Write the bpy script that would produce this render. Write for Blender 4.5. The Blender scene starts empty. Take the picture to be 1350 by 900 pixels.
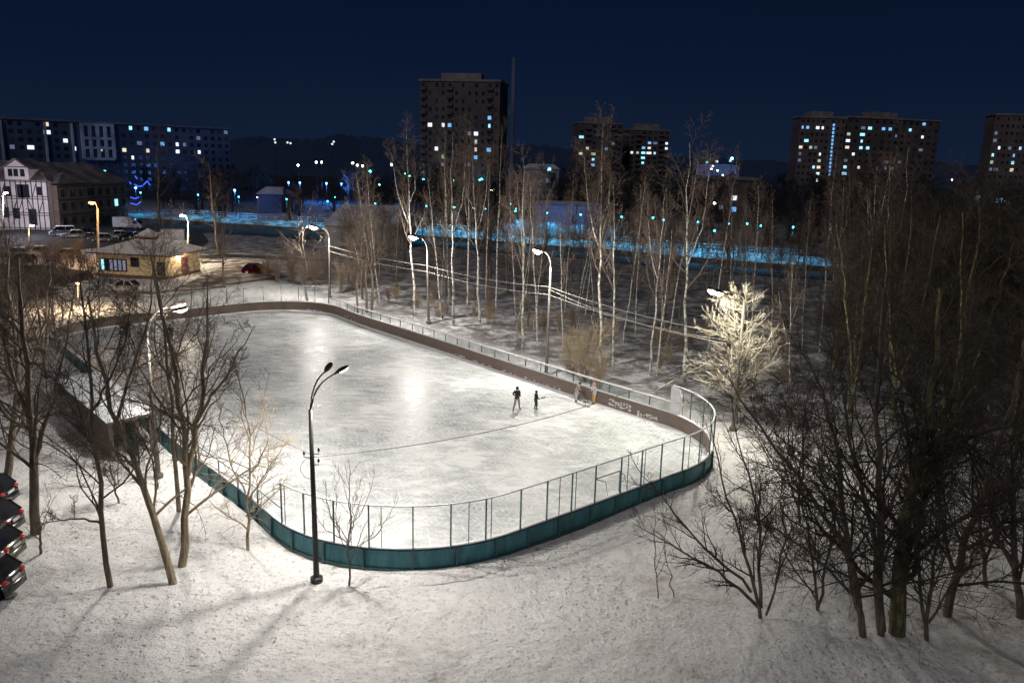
import bpy, math, random
import numpy as np
from mathutils import Matrix, Vector, Euler
random.seed(4); rng = np.random.default_rng(11)
scene = bpy.context.scene
COL = scene.collection
R = math.radians
# ------------------------------------------------------------------ camera
F, HY, ROLL, CH = 1048.2, 215.0, 0.026, 16.4
PITCH = math.atan((450 - HY) / F)
cam_d = bpy.data.cameras.new('camera'); cam = bpy.data.objects.new('camera', cam_d); COL.objects.link(cam)
cam_d.sensor_width = 36; cam_d.lens = 36 * F / 1350; cam_d.clip_end = 5000; cam_d.clip_start = .3
cam.matrix_world = Matrix.Translation((0, 0, CH)) @ Matrix.Rotation(math.pi/2 - PITCH, 4, 'X') @ Matrix.Rotation(ROLL, 4, 'Z')
scene.camera = cam

def vec(x, y):
    u = (x - 675) / F; v = (450 - y) / F
    c, s = math.cos(ROLL), math.sin(ROLL); u, v = u*c - v*s, u*s + v*c
    return Vector((u, math.cos(PITCH) + v*math.sin(PITCH), -math.sin(PITCH) + v*math.cos(PITCH)))
def at(x, y, z=0.0):
    d = vec(x, y); t = (z - CH) / d.z; return Vector((d.x*t, d.y*t, z))
def pl(x, y, Y):            # point of a sight line at distance Y
    d = vec(x, y); t = Y / d.y; return Vector((d.x*t, Y, CH + d.z*t))
def col_at(x, Y):           # ground point under image column x at distance Y
    p = pl(x, 230, Y)
    for _ in range(3):
        # find row of the ground at this distance
        lo, hi = 190.0, 1200.0
        for _ in range(40):
            m = (lo + hi) / 2
            if pl(x, m, Y).z > 0: lo = m
            else: hi = m
        p = pl(x, lo, Y)
    return Vector((p.x, Y, 0))
def hgt(bx, by, tx, ty):
    b = at(bx, by); d = vec(tx, ty); return CH + d.z * b.y / d.y

# ------------------------------------------------------------------ materials
def mat(name, col=(.5,.5,.5), rough=.6, metal=0, emit=None, es=0, noise=None, bump=None, spec=None, alpha=None):
    """noise=(scale, colour2, lo, hi, stretch)  bump=(scale, strength, distance)"""
    m = bpy.data.materials.new(name); m.use_nodes = True
    nt = m.node_tree; b = nt.nodes['Principled BSDF']
    b.inputs['Base Color'].default_value = (*col, 1); b.inputs['Roughness'].default_value = rough
    b.inputs['Metallic'].default_value = metal
    if spec is not None: b.inputs['Specular IOR Level'].default_value = spec
    if emit: b.inputs['Emission Color'].default_value = (*emit, 1); b.inputs['Emission Strength'].default_value = es
    if noise or bump:
        tc = nt.nodes.new('ShaderNodeTexCoord')
    if noise:
        sc, c2, lo, hi, st = noise
        mp = nt.nodes.new('ShaderNodeMapping'); mp.inputs['Scale'].default_value = st
        nt.links.new(tc.outputs['Object'], mp.inputs['Vector'])
        n = nt.nodes.new('ShaderNodeTexNoise'); n.inputs['Scale'].default_value = sc; n.inputs['Detail'].default_value = 6
        nt.links.new(mp.outputs[0], n.inputs['Vector'])
        r = nt.nodes.new('ShaderNodeValToRGB'); r.color_ramp.elements[0].position = lo; r.color_ramp.elements[1].position = hi
        r.color_ramp.elements[0].color = (*col, 1); r.color_ramp.elements[1].color = (*c2, 1)
        nt.links.new(n.outputs['Fac'], r.inputs[0]); nt.links.new(r.outputs[0], b.inputs['Base Color'])
    if bump:
        n2 = nt.nodes.new('ShaderNodeTexNoise'); n2.inputs['Scale'].default_value = bump[0]; n2.inputs['Detail'].default_value = 5
        nt.links.new(tc.outputs['Object'], n2.inputs['Vector'])
        bp = nt.nodes.new('ShaderNodeBump'); bp.inputs['Strength'].default_value = bump[1]; bp.inputs['Distance'].default_value = bump[2]
        nt.links.new(n2.outputs['Fac'], bp.inputs['Height']); nt.links.new(bp.outputs[0], b.inputs['Normal'])
    if alpha is not None:
        b.inputs['Alpha'].default_value = alpha
    return m

def N(nt, t, **kw):
    n = nt.nodes.new('ShaderNode' + t)
    for k, v in kw.items():
        if k in n.inputs: n.inputs[k].default_value = v
        else: setattr(n, k, v)
    return n
def ramp(nt, src, stops):
    r = nt.nodes.new('ShaderNodeValToRGB'); e = r.color_ramp.elements
    while len(e) < len(stops): e.new(.5)
    for i, (p, c) in enumerate(stops):
        e[i].position = p; e[i].color = (*c, 1) if len(c) == 3 else c
    nt.links.new(src, r.inputs[0]); return r.outputs[0]

def snow_material():
    m = bpy.data.materials.new('snow_ground'); m.use_nodes = True; nt = m.node_tree; L = nt.links.new
    b = nt.nodes['Principled BSDF']; b.inputs['Roughness'].default_value = .75; b.inputs['Specular IOR Level'].default_value = .25
    tc = N(nt, 'TexCoord')
    n1 = N(nt, 'TexNoise', Scale=.13, Detail=5.0, Roughness=.6); L(tc.outputs['Object'], n1.inputs['Vector'])
    n2 = N(nt, 'TexNoise', Scale=1.6, Detail=8.0, Roughness=.7); L(tc.outputs['Object'], n2.inputs['Vector'])
    mx = N(nt, 'Math', operation='MULTIPLY_ADD'); L(n1.outputs[0], mx.inputs[0]); mx.inputs[1].default_value = .75; 
    sc = N(nt, 'Math', operation='MULTIPLY'); L(n2.outputs[0], sc.inputs[0]); sc.inputs[1].default_value = .42
    L(sc.outputs[0], mx.inputs[2])
    c = ramp(nt, mx.outputs[0], [(.36, (.30,.25,.20)), (.45, (.60,.57,.54)), (.53, (.80,.79,.78)), (1, (.88,.88,.90))])
    # a second, finer dirt of trodden spots, twigs and leaves on the snow
    n3 = N(nt, 'TexNoise', Scale=6.5, Detail=6.0, Roughness=.75); L(tc.outputs['Object'], n3.inputs['Vector'])
    sp = ramp(nt, n3.outputs[0], [(.36, (.45,.42,.40)), (.46, (1,1,1))])
    mm = N(nt, 'MixRGB', blend_type='MULTIPLY'); mm.inputs[0].default_value = .8
    L(c, mm.inputs[1]); L(sp, mm.inputs[2])
    # litter, brush and painted-in darkness behind the far long side and beyond the embankment
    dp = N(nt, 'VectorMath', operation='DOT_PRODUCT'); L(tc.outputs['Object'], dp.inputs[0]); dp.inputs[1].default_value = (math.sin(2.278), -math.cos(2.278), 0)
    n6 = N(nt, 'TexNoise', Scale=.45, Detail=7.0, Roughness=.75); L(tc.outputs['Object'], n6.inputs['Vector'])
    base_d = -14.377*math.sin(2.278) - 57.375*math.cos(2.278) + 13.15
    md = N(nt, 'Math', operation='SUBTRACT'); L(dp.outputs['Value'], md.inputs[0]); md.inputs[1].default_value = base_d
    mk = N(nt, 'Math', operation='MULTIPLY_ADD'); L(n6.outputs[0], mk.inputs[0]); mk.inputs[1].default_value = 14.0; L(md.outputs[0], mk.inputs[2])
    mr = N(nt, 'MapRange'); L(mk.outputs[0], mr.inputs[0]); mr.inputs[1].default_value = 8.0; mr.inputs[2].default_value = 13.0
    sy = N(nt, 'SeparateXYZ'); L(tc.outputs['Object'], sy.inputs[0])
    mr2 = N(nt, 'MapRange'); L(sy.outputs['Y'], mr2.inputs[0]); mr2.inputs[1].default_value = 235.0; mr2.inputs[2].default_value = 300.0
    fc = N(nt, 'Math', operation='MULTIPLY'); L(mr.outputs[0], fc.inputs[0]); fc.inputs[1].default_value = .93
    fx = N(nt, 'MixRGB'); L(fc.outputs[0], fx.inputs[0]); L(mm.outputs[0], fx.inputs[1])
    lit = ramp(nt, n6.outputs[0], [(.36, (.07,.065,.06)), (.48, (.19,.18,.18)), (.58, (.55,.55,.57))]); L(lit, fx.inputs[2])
    fy = N(nt, 'MixRGB'); L(mr2.outputs[0], fy.inputs[0]); L(fx.outputs[0], fy.inputs[1]); fy.inputs[2].default_value = (.03,.035,.05,1)  # far ground is coloured night-dark
    L(fy.outputs[0], b.inputs['Base Color'])
    # footprints / crust
    v = N(nt, 'TexVoronoi', Scale=2.1); v.feature = 'SMOOTH_F1'; L(tc.outputs['Object'], v.inputs['Vector'])
    n4 = N(nt, 'TexNoise', Scale=.9, Detail=9.0, Roughness=.65); L(tc.outputs['Object'], n4.inputs['Vector'])
    ad = N(nt, 'Math', operation='MULTIPLY_ADD'); L(v.outputs[0], ad.inputs[0]); ad.inputs[1].default_value = .22; L(n4.outputs[0], ad.inputs[2])
    bp = N(nt, 'Bump', Strength=.9, Distance=.45); L(ad.outputs[0], bp.inputs['Height'])
    n5 = N(nt, 'TexNoise', Scale=9.0, Detail=6.0, Roughness=.7); L(tc.outputs['Object'], n5.inputs['Vector'])
    bp2 = N(nt, 'Bump', Strength=.7, Distance=.09); L(n5.outputs[0], bp2.inputs['Height']); L(bp.outputs[0], bp2.inputs['Normal'])
    # footprints: scattered dips, in trodden areas only
    wv = N(nt, 'TexNoise', Scale=1.3, Detail=2.0); L(tc.outputs['Object'], wv.inputs['Vector'])
    wx = N(nt, 'MixRGB', blend_type='LINEAR_LIGHT'); wx.inputs[0].default_value = .25; L(tc.outputs['Object'], wx.inputs[1]); L(wv.outputs['Color'], wx.inputs[2])
    vf = N(nt, 'TexVoronoi', Scale=2.7); L(wx.outputs[0], vf.inputs['Vector'])
    fp = ramp(nt, vf.outputs['Distance'], [(.16, (0,0,0)), (.27, (1,1,1))])
    nm_ = N(nt, 'TexNoise', Scale=.10, Detail=3.0); L(tc.outputs['Object'], nm_.inputs['Vector']); fm = ramp(nt, nm_.outputs[0], [(.44, (0,0,0)), (.54, (1,1,1))])
    bp3 = N(nt, 'Bump', Distance=.07); L(fm, bp3.inputs['Strength']); L(fp, bp3.inputs['Height']); L(bp2.outputs[0], bp3.inputs['Normal'])
    L(bp3.outputs[0], b.inputs['Normal'])
    return m

def ice_material():
    m = bpy.data.materials.new('skated_ice'); m.use_nodes = True; nt = m.node_tree; L = nt.links.new
    b = nt.nodes['Principled BSDF']
    tc = N(nt, 'TexCoord')
    mp = N(nt, 'Mapping'); mp.inputs['Rotation'].default_value = (0, 0, -2.278); mp.inputs['Scale'].default_value = (.55, 1, 1)
    L(tc.outputs['Object'], mp.inputs['Vector'])
    # warp
    w = N(nt, 'TexNoise', Scale=.35, Detail=4.0); L(mp.outputs[0], w.inputs['Vector'])
    wm = N(nt, 'MixRGB', blend_type='LINEAR_LIGHT'); wm.inputs[0].default_value = .9
    L(mp.outputs[0], wm.inputs[1]); L(w.outputs['Color'], wm.inputs[2])
    n1 = N(nt, 'TexNoise', Scale=.16, Detail=4.0, Roughness=.55); L(tc.outputs['Object'], n1.inputs['Vector'])
    n2 = N(nt, 'TexNoise', Scale=1.5, Detail=10.0, Roughness=.72); L(wm.outputs[0], n2.inputs['Vector'])
    a = N(nt, 'Math', operation='MULTIPLY_ADD'); L(n1.outputs[0], a.inputs[0]); a.inputs[1].default_value = .45
    s = N(nt, 'Math', operation='MULTIPLY'); L(n2.outputs[0], s.inputs[0]); s.inputs[1].default_value = .62; L(s.outputs[0], a.inputs[2])
    base = ramp(nt, a.outputs[0], [(.38, (.34,.365,.385)), (.47, (.49,.515,.53)), (.55, (.62,.64,.65)), (.62, (.87,.88,.88))])
    # skate scratches: three families of thin lines from distorted waves
    prev = base; fac = None
    for k, (ang, sc_, th) in enumerate([(.5, 3.3, .965), (1.7, 2.6, .97), (2.6, 4.1, .975), (-.25, 3.0, .97)]):
        mpk = N(nt, 'Mapping'); mpk.inputs['Rotation'].default_value = (0, 0, ang); L(tc.outputs['Object'], mpk.inputs['Vector'])
        wv = N(nt, 'TexWave', Scale=sc_*.3, Distortion=9.0 + 3*k, Detail=3.0); wv.inputs['Detail Scale'].default_value = .25
        L(mpk.outputs[0], wv.inputs['Vector'])
        gt = ramp(nt, wv.outputs['Fac'], [(th - .045, (0,0,0)), (th + .01, (1,1,1))])
        nk = N(nt, 'TexNoise', Scale=.8 + .2*k, Detail=3.0); L(mpk.outputs[0], nk.inputs['Vector'])
        gk = ramp(nt, nk.outputs[0], [(.46, (0,0,0)), (.6, (1,1,1))])
        mu = N(nt, 'Math', operation='MULTIPLY'); L(gt, mu.inputs[0]); L(gk, mu.inputs[1])
        if fac is None: fac = mu.outputs[0]
        else:
            mxm = N(nt, 'Math', operation='MAXIMUM'); L(fac, mxm.inputs[0]); L(mu.outputs[0], mxm.inputs[1]); fac = mxm.outputs[0]
    fs = N(nt, 'Math', operation='MULTIPLY'); L(fac, fs.inputs[0]); fs.inputs[1].default_value = .9
    mixc = N(nt, 'MixRGB'); L(fs.outputs[0], mixc.inputs[0]); L(base, mixc.inputs[1]); mixc.inputs[2].default_value = (.85,.85,.83,1)
    L(mixc.outputs[0], b.inputs['Base Color'])
    rr = ramp(nt, a.outputs[0], [(.40, (.23,)*3), (.56, (.36,)*3), (.68, (.65,)*3)]); L(rr, b.inputs['Roughness'])
    b.inputs['IOR'].default_value = 1.36; b.inputs['Specular IOR Level'].default_value = .05
    n5 = N(nt, 'TexNoise', Scale=2.6, Detail=8.0, Roughness=.6); L(wm.outputs[0], n5.inputs['Vector'])
    bp = N(nt, 'Bump', Strength=.6, Distance=.05); L(n5.outputs[0], bp.inputs['Height']); L(bp.outputs[0], b.inputs['Normal'])
    return m

def net_material(name, fac, col=(.75,.8,.8)):
    m = bpy.data.materials.new(name); m.use_nodes = True; nt = m.node_tree; L = nt.links.new
    out = nt.nodes['Material Output']; nt.nodes.remove(nt.nodes['Principled BSDF'])
    tr = N(nt, 'BsdfTransparent'); di = N(nt, 'BsdfDiffuse'); di.inputs[0].default_value = (*col, 1)
    tc = N(nt, 'TexCoord'); n = N(nt, 'TexNoise', Scale=.8, Detail=5.0); L(tc.outputs['Object'], n.inputs['Vector'])
    r = ramp(nt, n.outputs[0], [(.35, (fac*.5,)*3), (.7, (fac*1.6,)*3)])
    mx = N(nt, 'MixShader'); L(r, mx.inputs[0]); L(tr.outputs[0], mx.inputs[1]); L(di.outputs[0], mx.inputs[2]); L(mx.outputs[0], out.inputs[0])
    return m

def birch_material(name='birch_bark', white=(.50,.48,.43)):
    m = bpy.data.materials.new(name); m.use_nodes = True; nt = m.node_tree; L = nt.links.new
    b = nt.nodes['Principled BSDF']; b.inputs['Roughness'].default_value = .75
    tc = N(nt, 'TexCoord'); mp = N(nt, 'Mapping'); mp.inputs['Scale'].default_value = (2.5, 2.5, 4.5); L(tc.outputs['Object'], mp.inputs['Vector'])
    n = N(nt, 'TexNoise', Scale=1.0, Detail=5.0, Roughness=.8); L(mp.outputs[0], n.inputs['Vector'])
    c = ramp(nt, n.outputs[0], [(.40, (.035,.03,.028)), (.47, (.2,.19,.17)), (.54, white)])
    L(c, b.inputs['Base Color']); return m

M = {}
M['snow'] = snow_material(); M['ice'] = ice_material()
M['snowcap'] = mat('snow_cap', (.8,.8,.82), .8, noise=(3, (.9,.9,.92), .4, .6, (1,1,1)), bump=(6, .6, .05))
M['bark'] = mat('bark', (.085,.066,.05), .9, noise=(3, (.17,.135,.10), .4, .65, (4,4,.7)), bump=(12, .8, .04))
M['bark_pale'] = mat('bark_pale', (.16,.125,.08), .9, noise=(3, (.34,.28,.19), .4, .65, (4,4,.7)), bump=(12, .8, .03))
M['bark_moss'] = mat('bark_moss', (.07,.065,.035), .9, noise=(2.5, (.19,.17,.08), .42, .62, (3,3,.9)), bump=(12, .9, .05))
M['twig'] = mat('twig', (.080,.058,.042), .9); M['twig_pale'] = mat('twig_pale', (.27,.21,.135), .9)
M['twig_mid'] = mat('twig_mid', (.17,.13,.09), .9)
M['twig_dark'] = mat('twig_dark', (.046,.034,.026), .9)
M['twig_frost'] = mat('twig_frosted', (.34,.29,.20), .85, noise=(1.5, (.70,.66,.56), .42, .60, (1,1,1)))
M['twig_birch'] = mat('twig_birch', (.17,.125,.095), .9)
M['birch'] = birch_material()
M['birch_dim'] = birch_material('birch_bark_grey', (.36,.33,.29))
M['board_in'] = mat('board_brown', (.135,.098,.080), .6, noise=(2.2, (.175,.130,.108), .35, .7, (1,1,3)), bump=(20,.2,.01))
M['board_out'] = mat('board_teal', (.016,.115,.140), .55, noise=(1.6, (.045,.20,.235), .4, .65, (3,3,.5)), bump=(18,.25,.01))
M['teal'] = mat('teal_painted_steel', (.03,.085,.085), .5, noise=(4,(.06,.13,.13),.4,.7,(1,1,1)))
M['pale_steel'] = mat('pale_steel', (.50,.52,.50), .5, metal=.2, noise=(6,(.72,.73,.72),.45,.6,(1,1,1)))
M['kick'] = mat('kick_plate', (.72,.72,.70), .6, noise=(3,(.85,.85,.85),.4,.6,(1,1,1)), bump=(8,.7,.03))
M['net'] = net_material('chain_link_net', .10); M['net_frost'] = net_material('frosted_net', .24, (.7,.78,.76))
M['black_metal'] = mat('black_metal', (.012,.012,.013), .45, noise=(9,(.03,.028,.026),.4,.7,(1,1,1)))
M['concrete'] = mat('lamp_concrete', (.26,.235,.19), .85, noise=(4,(.38,.35,.29),.4,.65,(1,1,.5)), bump=(20,.4,.01))
M['lamp_grey'] = mat('lamp_grey_steel', (.09,.08,.07), .7, noise=(4,(.13,.12,.10),.4,.65,(1,1,.5)))
M['lamp_housing'] = mat('lamp_housing', (.035,.022,.020), .4, noise=(8,(.06,.04,.035),.4,.7,(1,1,1)))
M['lens'] = mat('lamp_lens', (.9,.9,.9), .3, emit=(1,.95,.86), es=14, noise=(9,(.8,.8,.8),.4,.7,(1,1,1)))
M['lens_hot'] = mat('lamp_lens_hot', (.9,.9,.9), .3, emit=(1,.96,.84), es=60, noise=(9,(.8,.8,.8),.4,.7,(1,1,1)))
M['wire'] = mat('wire_rubber', (.10,.095,.085), .6, noise=(9,(.16,.15,.14),.4,.7,(1,1,1)))
M['wire_ice'] = mat('wire_iced', (.20,.19,.165), .6, noise=(3,(.28,.27,.24),.4,.7,(1,1,1)))
M['asphalt'] = mat('asphalt', (.030,.030,.033), .85, noise=(.5,(.10,.10,.11),.5,.75,(1,1,1)), bump=(6,.5,.05))
M['path'] = mat('trodden_path', (.12,.085,.06), .9, noise=(.55,(.55,.52,.48),.45,.62,(1,1,1)), bump=(3,.7,.12))
M['glass_dark'] = mat('window_glass', (.015,.018,.03), .15, noise=(.6,(.03,.035,.055),.4,.6,(1,1,1)))
M['glass_curtain'] = mat('window_curtain', (.05,.05,.06), .5, noise=(.6,(.07,.065,.07),.4,.6,(1,1,1)))
for nm_, c_, s_ in (('win_blue',(.18,.5,1),1.1),('win_cyan',(.30,.75,1),1.5),('win_white',(.80,.87,1),1.3),('win_warm',(1,.83,.62),.9),
                    ('win_dim',(.45,.55,.9),.22),('win_green',(.65,.85,.55),.6),('glow_orange',(1,.42,.10),26),('glow_cyan',(.05,.75,1),18),
                    ('glow_white',(1,.9,.8),22),('glow_blue',(.03,.10,1),1.4),('glow_deep',(.1,.3,1),16),('glow_green',(.1,1,.7),10)):
    M[nm_] = mat(nm_, (.3,.3,.3), .4, emit=c_, es=s_, noise=(3,(.2,.2,.2),.4,.6,(1,1,1)))

# ------------------------------------------------------------------ mesh builders
def meshobj(name, verts, faces, m, parent=None, smooth=False):
    me = bpy.data.meshes.new(name); me.from_pydata([tuple(v) for v in verts], [], faces); me.update()
    o = bpy.data.objects.new(name, me); COL.objects.link(o)
    if m is not None: me.materials.append(m)
    if smooth: me.polygons.foreach_set('use_smooth', [True]*len(me.polygons))
    if parent is not None: o.parent = parent
    return o
def npmesh(name, V, Q, m, parent=None, smooth=True):
    """V (n,3) array, Q (k,4) quads array"""
    me = bpy.data.meshes.new(name); nv, nq = len(V), len(Q)
    me.vertices.add(nv); me.vertices.foreach_set('co', np.ascontiguousarray(V, dtype=np.float32).ravel())
    me.loops.add(nq*4); me.loops.foreach_set('vertex_index', np.ascontiguousarray(Q, dtype=np.int32).ravel())
    me.polygons.add(nq); me.polygons.foreach_set('loop_start', np.arange(nq, dtype=np.int32)*4)
    me.polygons.foreach_set('loop_total', np.full(nq, 4, dtype=np.int32))
    if smooth: me.polygons.foreach_set('use_smooth', np.ones(nq, dtype=bool))
    me.update(calc_edges=True); me.validate()
    me.materials.append(m)
    o = bpy.data.objects.new(name, me); COL.objects.link(o)
    if parent is not None: o.parent = parent
    return o
class MB:
    def __init__(s): s.v = []; s.f = []
    def box(s, c, d, rz=0.0, rx=0.0, ry=0.0):
        Mx = Matrix.Translation(c) @ Euler((rx, ry, rz)).to_matrix().to_4x4(); b = len(s.v)
        for z in (-1, 1):
            for x, y in ((-1,-1),(1,-1),(1,1),(-1,1)): s.v.append(Mx @ Vector((x*d[0]/2, y*d[1]/2, z*d[2]/2)))
        s.f += [(b+3,b+2,b+1,b),(b+4,b+5,b+6,b+7)] + [(b+i, b+(i+1)%4, b+4+(i+1)%4, b+4+i) for i in range(4)]
        return s
    def bar(s, a, b_, w, h=None):
        a = Vector(a); b_ = Vector(b_); d = b_ - a; h = h or w
        Q = d.to_track_quat('Z', 'Y'); n = len(s.v)
        for p in (a, b_):
            for x, y in ((-1,-1),(1,-1),(1,1),(-1,1)): s.v.append(p + Q @ Vector((x*w/2, y*h/2, 0)))
        s.f += [(n+3,n+2,n+1,n),(n+4,n+5,n+6,n+7)] + [(n+i, n+(i+1)%4, n+4+(i+1)%4, n+4+i) for i in range(4)]
        return s
    def tube(s, pts, rad, n=8, cap=True):
        pts = [Vector(p) for p in pts]; K = len(pts)
        if not hasattr(rad, '__len__'): rad = [rad]*K
        b = len(s.v); ref = Vector((0,0,1))
        for i, p in enumerate(pts):
            t = (pts[min(i+1,K-1)] - pts[max(i-1,0)]).normalized()
            a = Vector((1,0,0)) if abs(t.z) > .95 else Vector((0,0,1))
            u = t.cross(a).normalized(); w = t.cross(u)
            for k in range(n):
                q = 2*math.pi*k/n; s.v.append(p + rad[i]*(math.cos(q)*u + math.sin(q)*w))
        for i in range(K-1):
            for k in range(n): s.f.append((b+i*n+k, b+(i+1)*n+k, b+(i+1)*n+(k+1)%n, b+i*n+(k+1)%n))
        if cap:
            s.f.append(tuple(b+k for k in range(n))); s.f.append(tuple(b+(K-1)*n+k for k in reversed(range(n))))
        return s
    def ellipsoid(s, c, r, rot=None, nu=10, nv=7, zlo=-1.0, zhi=1.0):
        b = len(s.v); c = Vector(c); Mr = rot or Matrix.Identity(3)
        for j in range(nv+1):
            zz = zlo + (zhi - zlo)*j/nv; zz = math.sin(zz*math.pi/2); rr = math.sqrt(max(0, 1-zz*zz))+1e-4
            for i in range(nu):
                q = 2*math.pi*i/nu; s.v.append(c + Mr @ Vector((r[0]*rr*math.cos(q), r[1]*rr*math.sin(q), r[2]*zz)))
        for j in range(nv):
            for i in range(nu): s.f.append((b+j*nu+i, b+j*nu+(i+1)%nu, b+(j+1)*nu+(i+1)%nu, b+(j+1)*nu+i))
        s.f.append(tuple(b+i for i in reversed(range(nu)))); s.f.append(tuple(b+nv*nu+i for i in range(nu)))
        return s
    def poly(s, pts):
        b = len(s.v); s.v += [Vector(p) for p in pts]; s.f.append(tuple(range(b, b+len(pts)))); return s
    def prism(s, pts, z0, z1):
        b = len(s.v); n = len(pts)
        for z in (z0, z1): s.v += [Vector((p[0], p[1], z)) for p in pts]
        s.f.append(tuple(reversed(range(b, b+n)))); s.f.append(tuple(range(b+n, b+2*n)))
        for i in range(n): s.f.append((b+i, b+(i+1)%n, b+n+(i+1)%n, b+n+i))
        return s
    def obj(s, name, m, parent=None, smooth=False, off=None):
        v = s.v if off is None else [q - off for q in s.v]
        return meshobj(name, v, s.f, m, parent, smooth)
def tag(o, label=None, cat=None, group=None, kind=None):
    if label: o['label'] = label
    if cat: o['category'] = cat
    if group: o['group'] = group
    if kind: o['kind'] = kind
    return o
def empty(name, loc=(0,0,0), rz=0.0, label=None, cat=None, group=None):
    o = bpy.data.objects.new(name, None); COL.objects.link(o); o.location = loc; o.rotation_euler = (0,0,rz); o.empty_display_size = .3
    return tag(o, label, cat, group)
def dup(root, loc=None, rz=None, sc=None, label=None, group=None):
    def cp(o, par):
        c = o.copy(); COL.objects.link(c)
        if par is not None: c.parent = par
        for ch in o.children: cp(ch, c)
        return c
    r = cp(root, None)
    if loc is not None: r.location = loc
    if rz is not None: r.rotation_euler[2] = rz
    if sc is not None: r.scale = (sc,)*3 if not hasattr(sc,'__len__') else sc
    if label: r['label'] = label
    if group: r['group'] = group
    return r
def lamp_light(loc, power, colr, rad=.12, parent=None, aim=None, cone=150, blend=.55):
    l = bpy.data.lights.new('bulb_light', 'SPOT' if aim is not None else 'POINT'); l.energy = power; l.color = colr; l.shadow_soft_size = rad
    o = bpy.data.objects.new('bulb_light', l); COL.objects.link(o); o.location = loc
    if aim is not None:
        l.spot_size = R(cone); l.spot_blend = blend; o.rotation_euler = Vector(aim).to_track_quat('-Z', 'Y').to_euler()
    if parent is not None: o.parent = parent
    return o

# ------------------------------------------------------------------ rink outline
RC = (-14.377, 57.375); RA = 2.278; RL = 58.36; RW = 26.30; RR = 7.217
def rink_raw(n_=720):
    pts = []; L2 = RL/2 - RR; W2 = RW/2 - RR
    segs = [('l', (RL/2, -W2), (RL/2, W2)), ('a', (L2, W2), 0), ('l', (L2, RW/2), (-L2, RW/2)), ('a', (-L2, W2), 90),
            ('l', (-RL/2, W2), (-RL/2, -W2)), ('a', (-L2, -W2), 180), ('l', (-L2, -RW/2), (L2, -RW/2)), ('a', (L2, -W2), 270)]
    for s in segs:
        if s[0] == 'l':
            a, b = s[1], s[2]; ln = math.hypot(b[0]-a[0], b[1]-a[1]); k = max(2, int(ln/.25))
            for i in range(k): pts.append((a[0]+(b[0]-a[0])*i/k, a[1]+(b[1]-a[1])*i/k))
        else:
            k = int(RR*math.pi/2/.25)
            for i in range(k):
                t = R(s[2]) + math.pi/2*i/k; pts.append((s[1][0]+RR*math.cos(t), s[1][1]+RR*math.sin(t)))
    c, s_ = math.cos(RA), math.sin(RA)
    return [Vector((RC[0]+x*c-y*s_, RC[1]+x*s_+y*c, 0)) for x, y in pts]
raw = rink_raw(); NP_ = len(raw)
def normals(P):
    out = []
    for i in range(len(P)):
        t = (P[(i+1) % len(P)] - P[i-1]).normalized(); out.append(Vector((t.y, -t.x, 0)))
    return out
rn = normals(raw)
if (raw[0] - Vector((RC[0],RC[1],0))).dot(rn[0]) < 0: rn = [-q for q in rn]
meas_out = [(337.5,686),(302,661),(259.5,628),(227,603),(375,720),(405,739),(430,745),(560,753),(515,753),(625,748),(735,709),(790,689),(670,734),(877,653),(935,623)]
meas_in = [(670,495),(557,456),(481,431),(438,415.6),(418,411),(355,410.5),(340,411),(201.5,425.6),(151,432),(101,438),(786,534),(861.5,558),(899,571.5)]
off = [0.0]*NP_; wt = [.25]*NP_
for k, px in enumerate(meas_out + meas_in):
    p = at(*px); j = min(range(NP_), key=lambda i: (raw[i]-p).length)
    e = (p - raw[j]).dot(rn[j]) - (.15 if k < len(meas_out) else 0); e = max(-1, min(1, e))
    for i in range(NP_):
        d = min(abs(i-j), NP_-abs(i-j))*.25; w = math.exp(-d*d/(2*3.0**2)); off[i] += w*e; wt[i] += w
rink = [raw[i] + rn[i]*(off[i]/wt[i]) for i in range(NP_)]
rn = normals(rink)
if (rink[0] - Vector((RC[0],RC[1],0))).dot(rn[0]) < 0: rn = [-q for q in rn]
def idx(px, py):
    p = at(px, py); return min(range(NP_), key=lambda i: (rink[i]-p).length)
def wall_strip(prof, i0=0, i1=None):
    """sweep a closed (offset, z) profile round the rink outline"""
    ring = list(range(NP_)) if i1 is None else rng_idx(i0, i1)
    V = []; Fc = []; k = len(prof); closed = i1 is None
    for i in ring:
        for o_, z in prof: V.append(rink[i] + rn[i]*o_ + Vector((0,0,z)))
    n = len(ring)
    for a in range(n if closed else n-1):
        b = (a+1) % n
        for j in range(k): Fc.append((a*k+j, b*k+j, b*k+(j+1)%k, a*k+(j+1)%k))
    if not closed: Fc += [tuple(range(k)), tuple((n-1)*k+j for j in reversed(range(k)))]
    return V, Fc
def rng_idx(i0, i1):
    out = [i0]
    while out[-1] != i1: out.append((out[-1]+1) % NP_)
    return out
def inside_rink(x, y, grow=0.0):
    c, s_ = math.cos(RA), math.sin(RA); dx, dy = x-RC[0], y-RC[1]
    X = abs(dx*c+dy*s_); Y = abs(-dx*s_+dy*c); qx = X-(RL/2-RR); qy = Y-(RW/2-RR)
    return math.hypot(max(qx,0), max(qy,0)) + min(max(qx,qy),0) - RR   # signed distance

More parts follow.
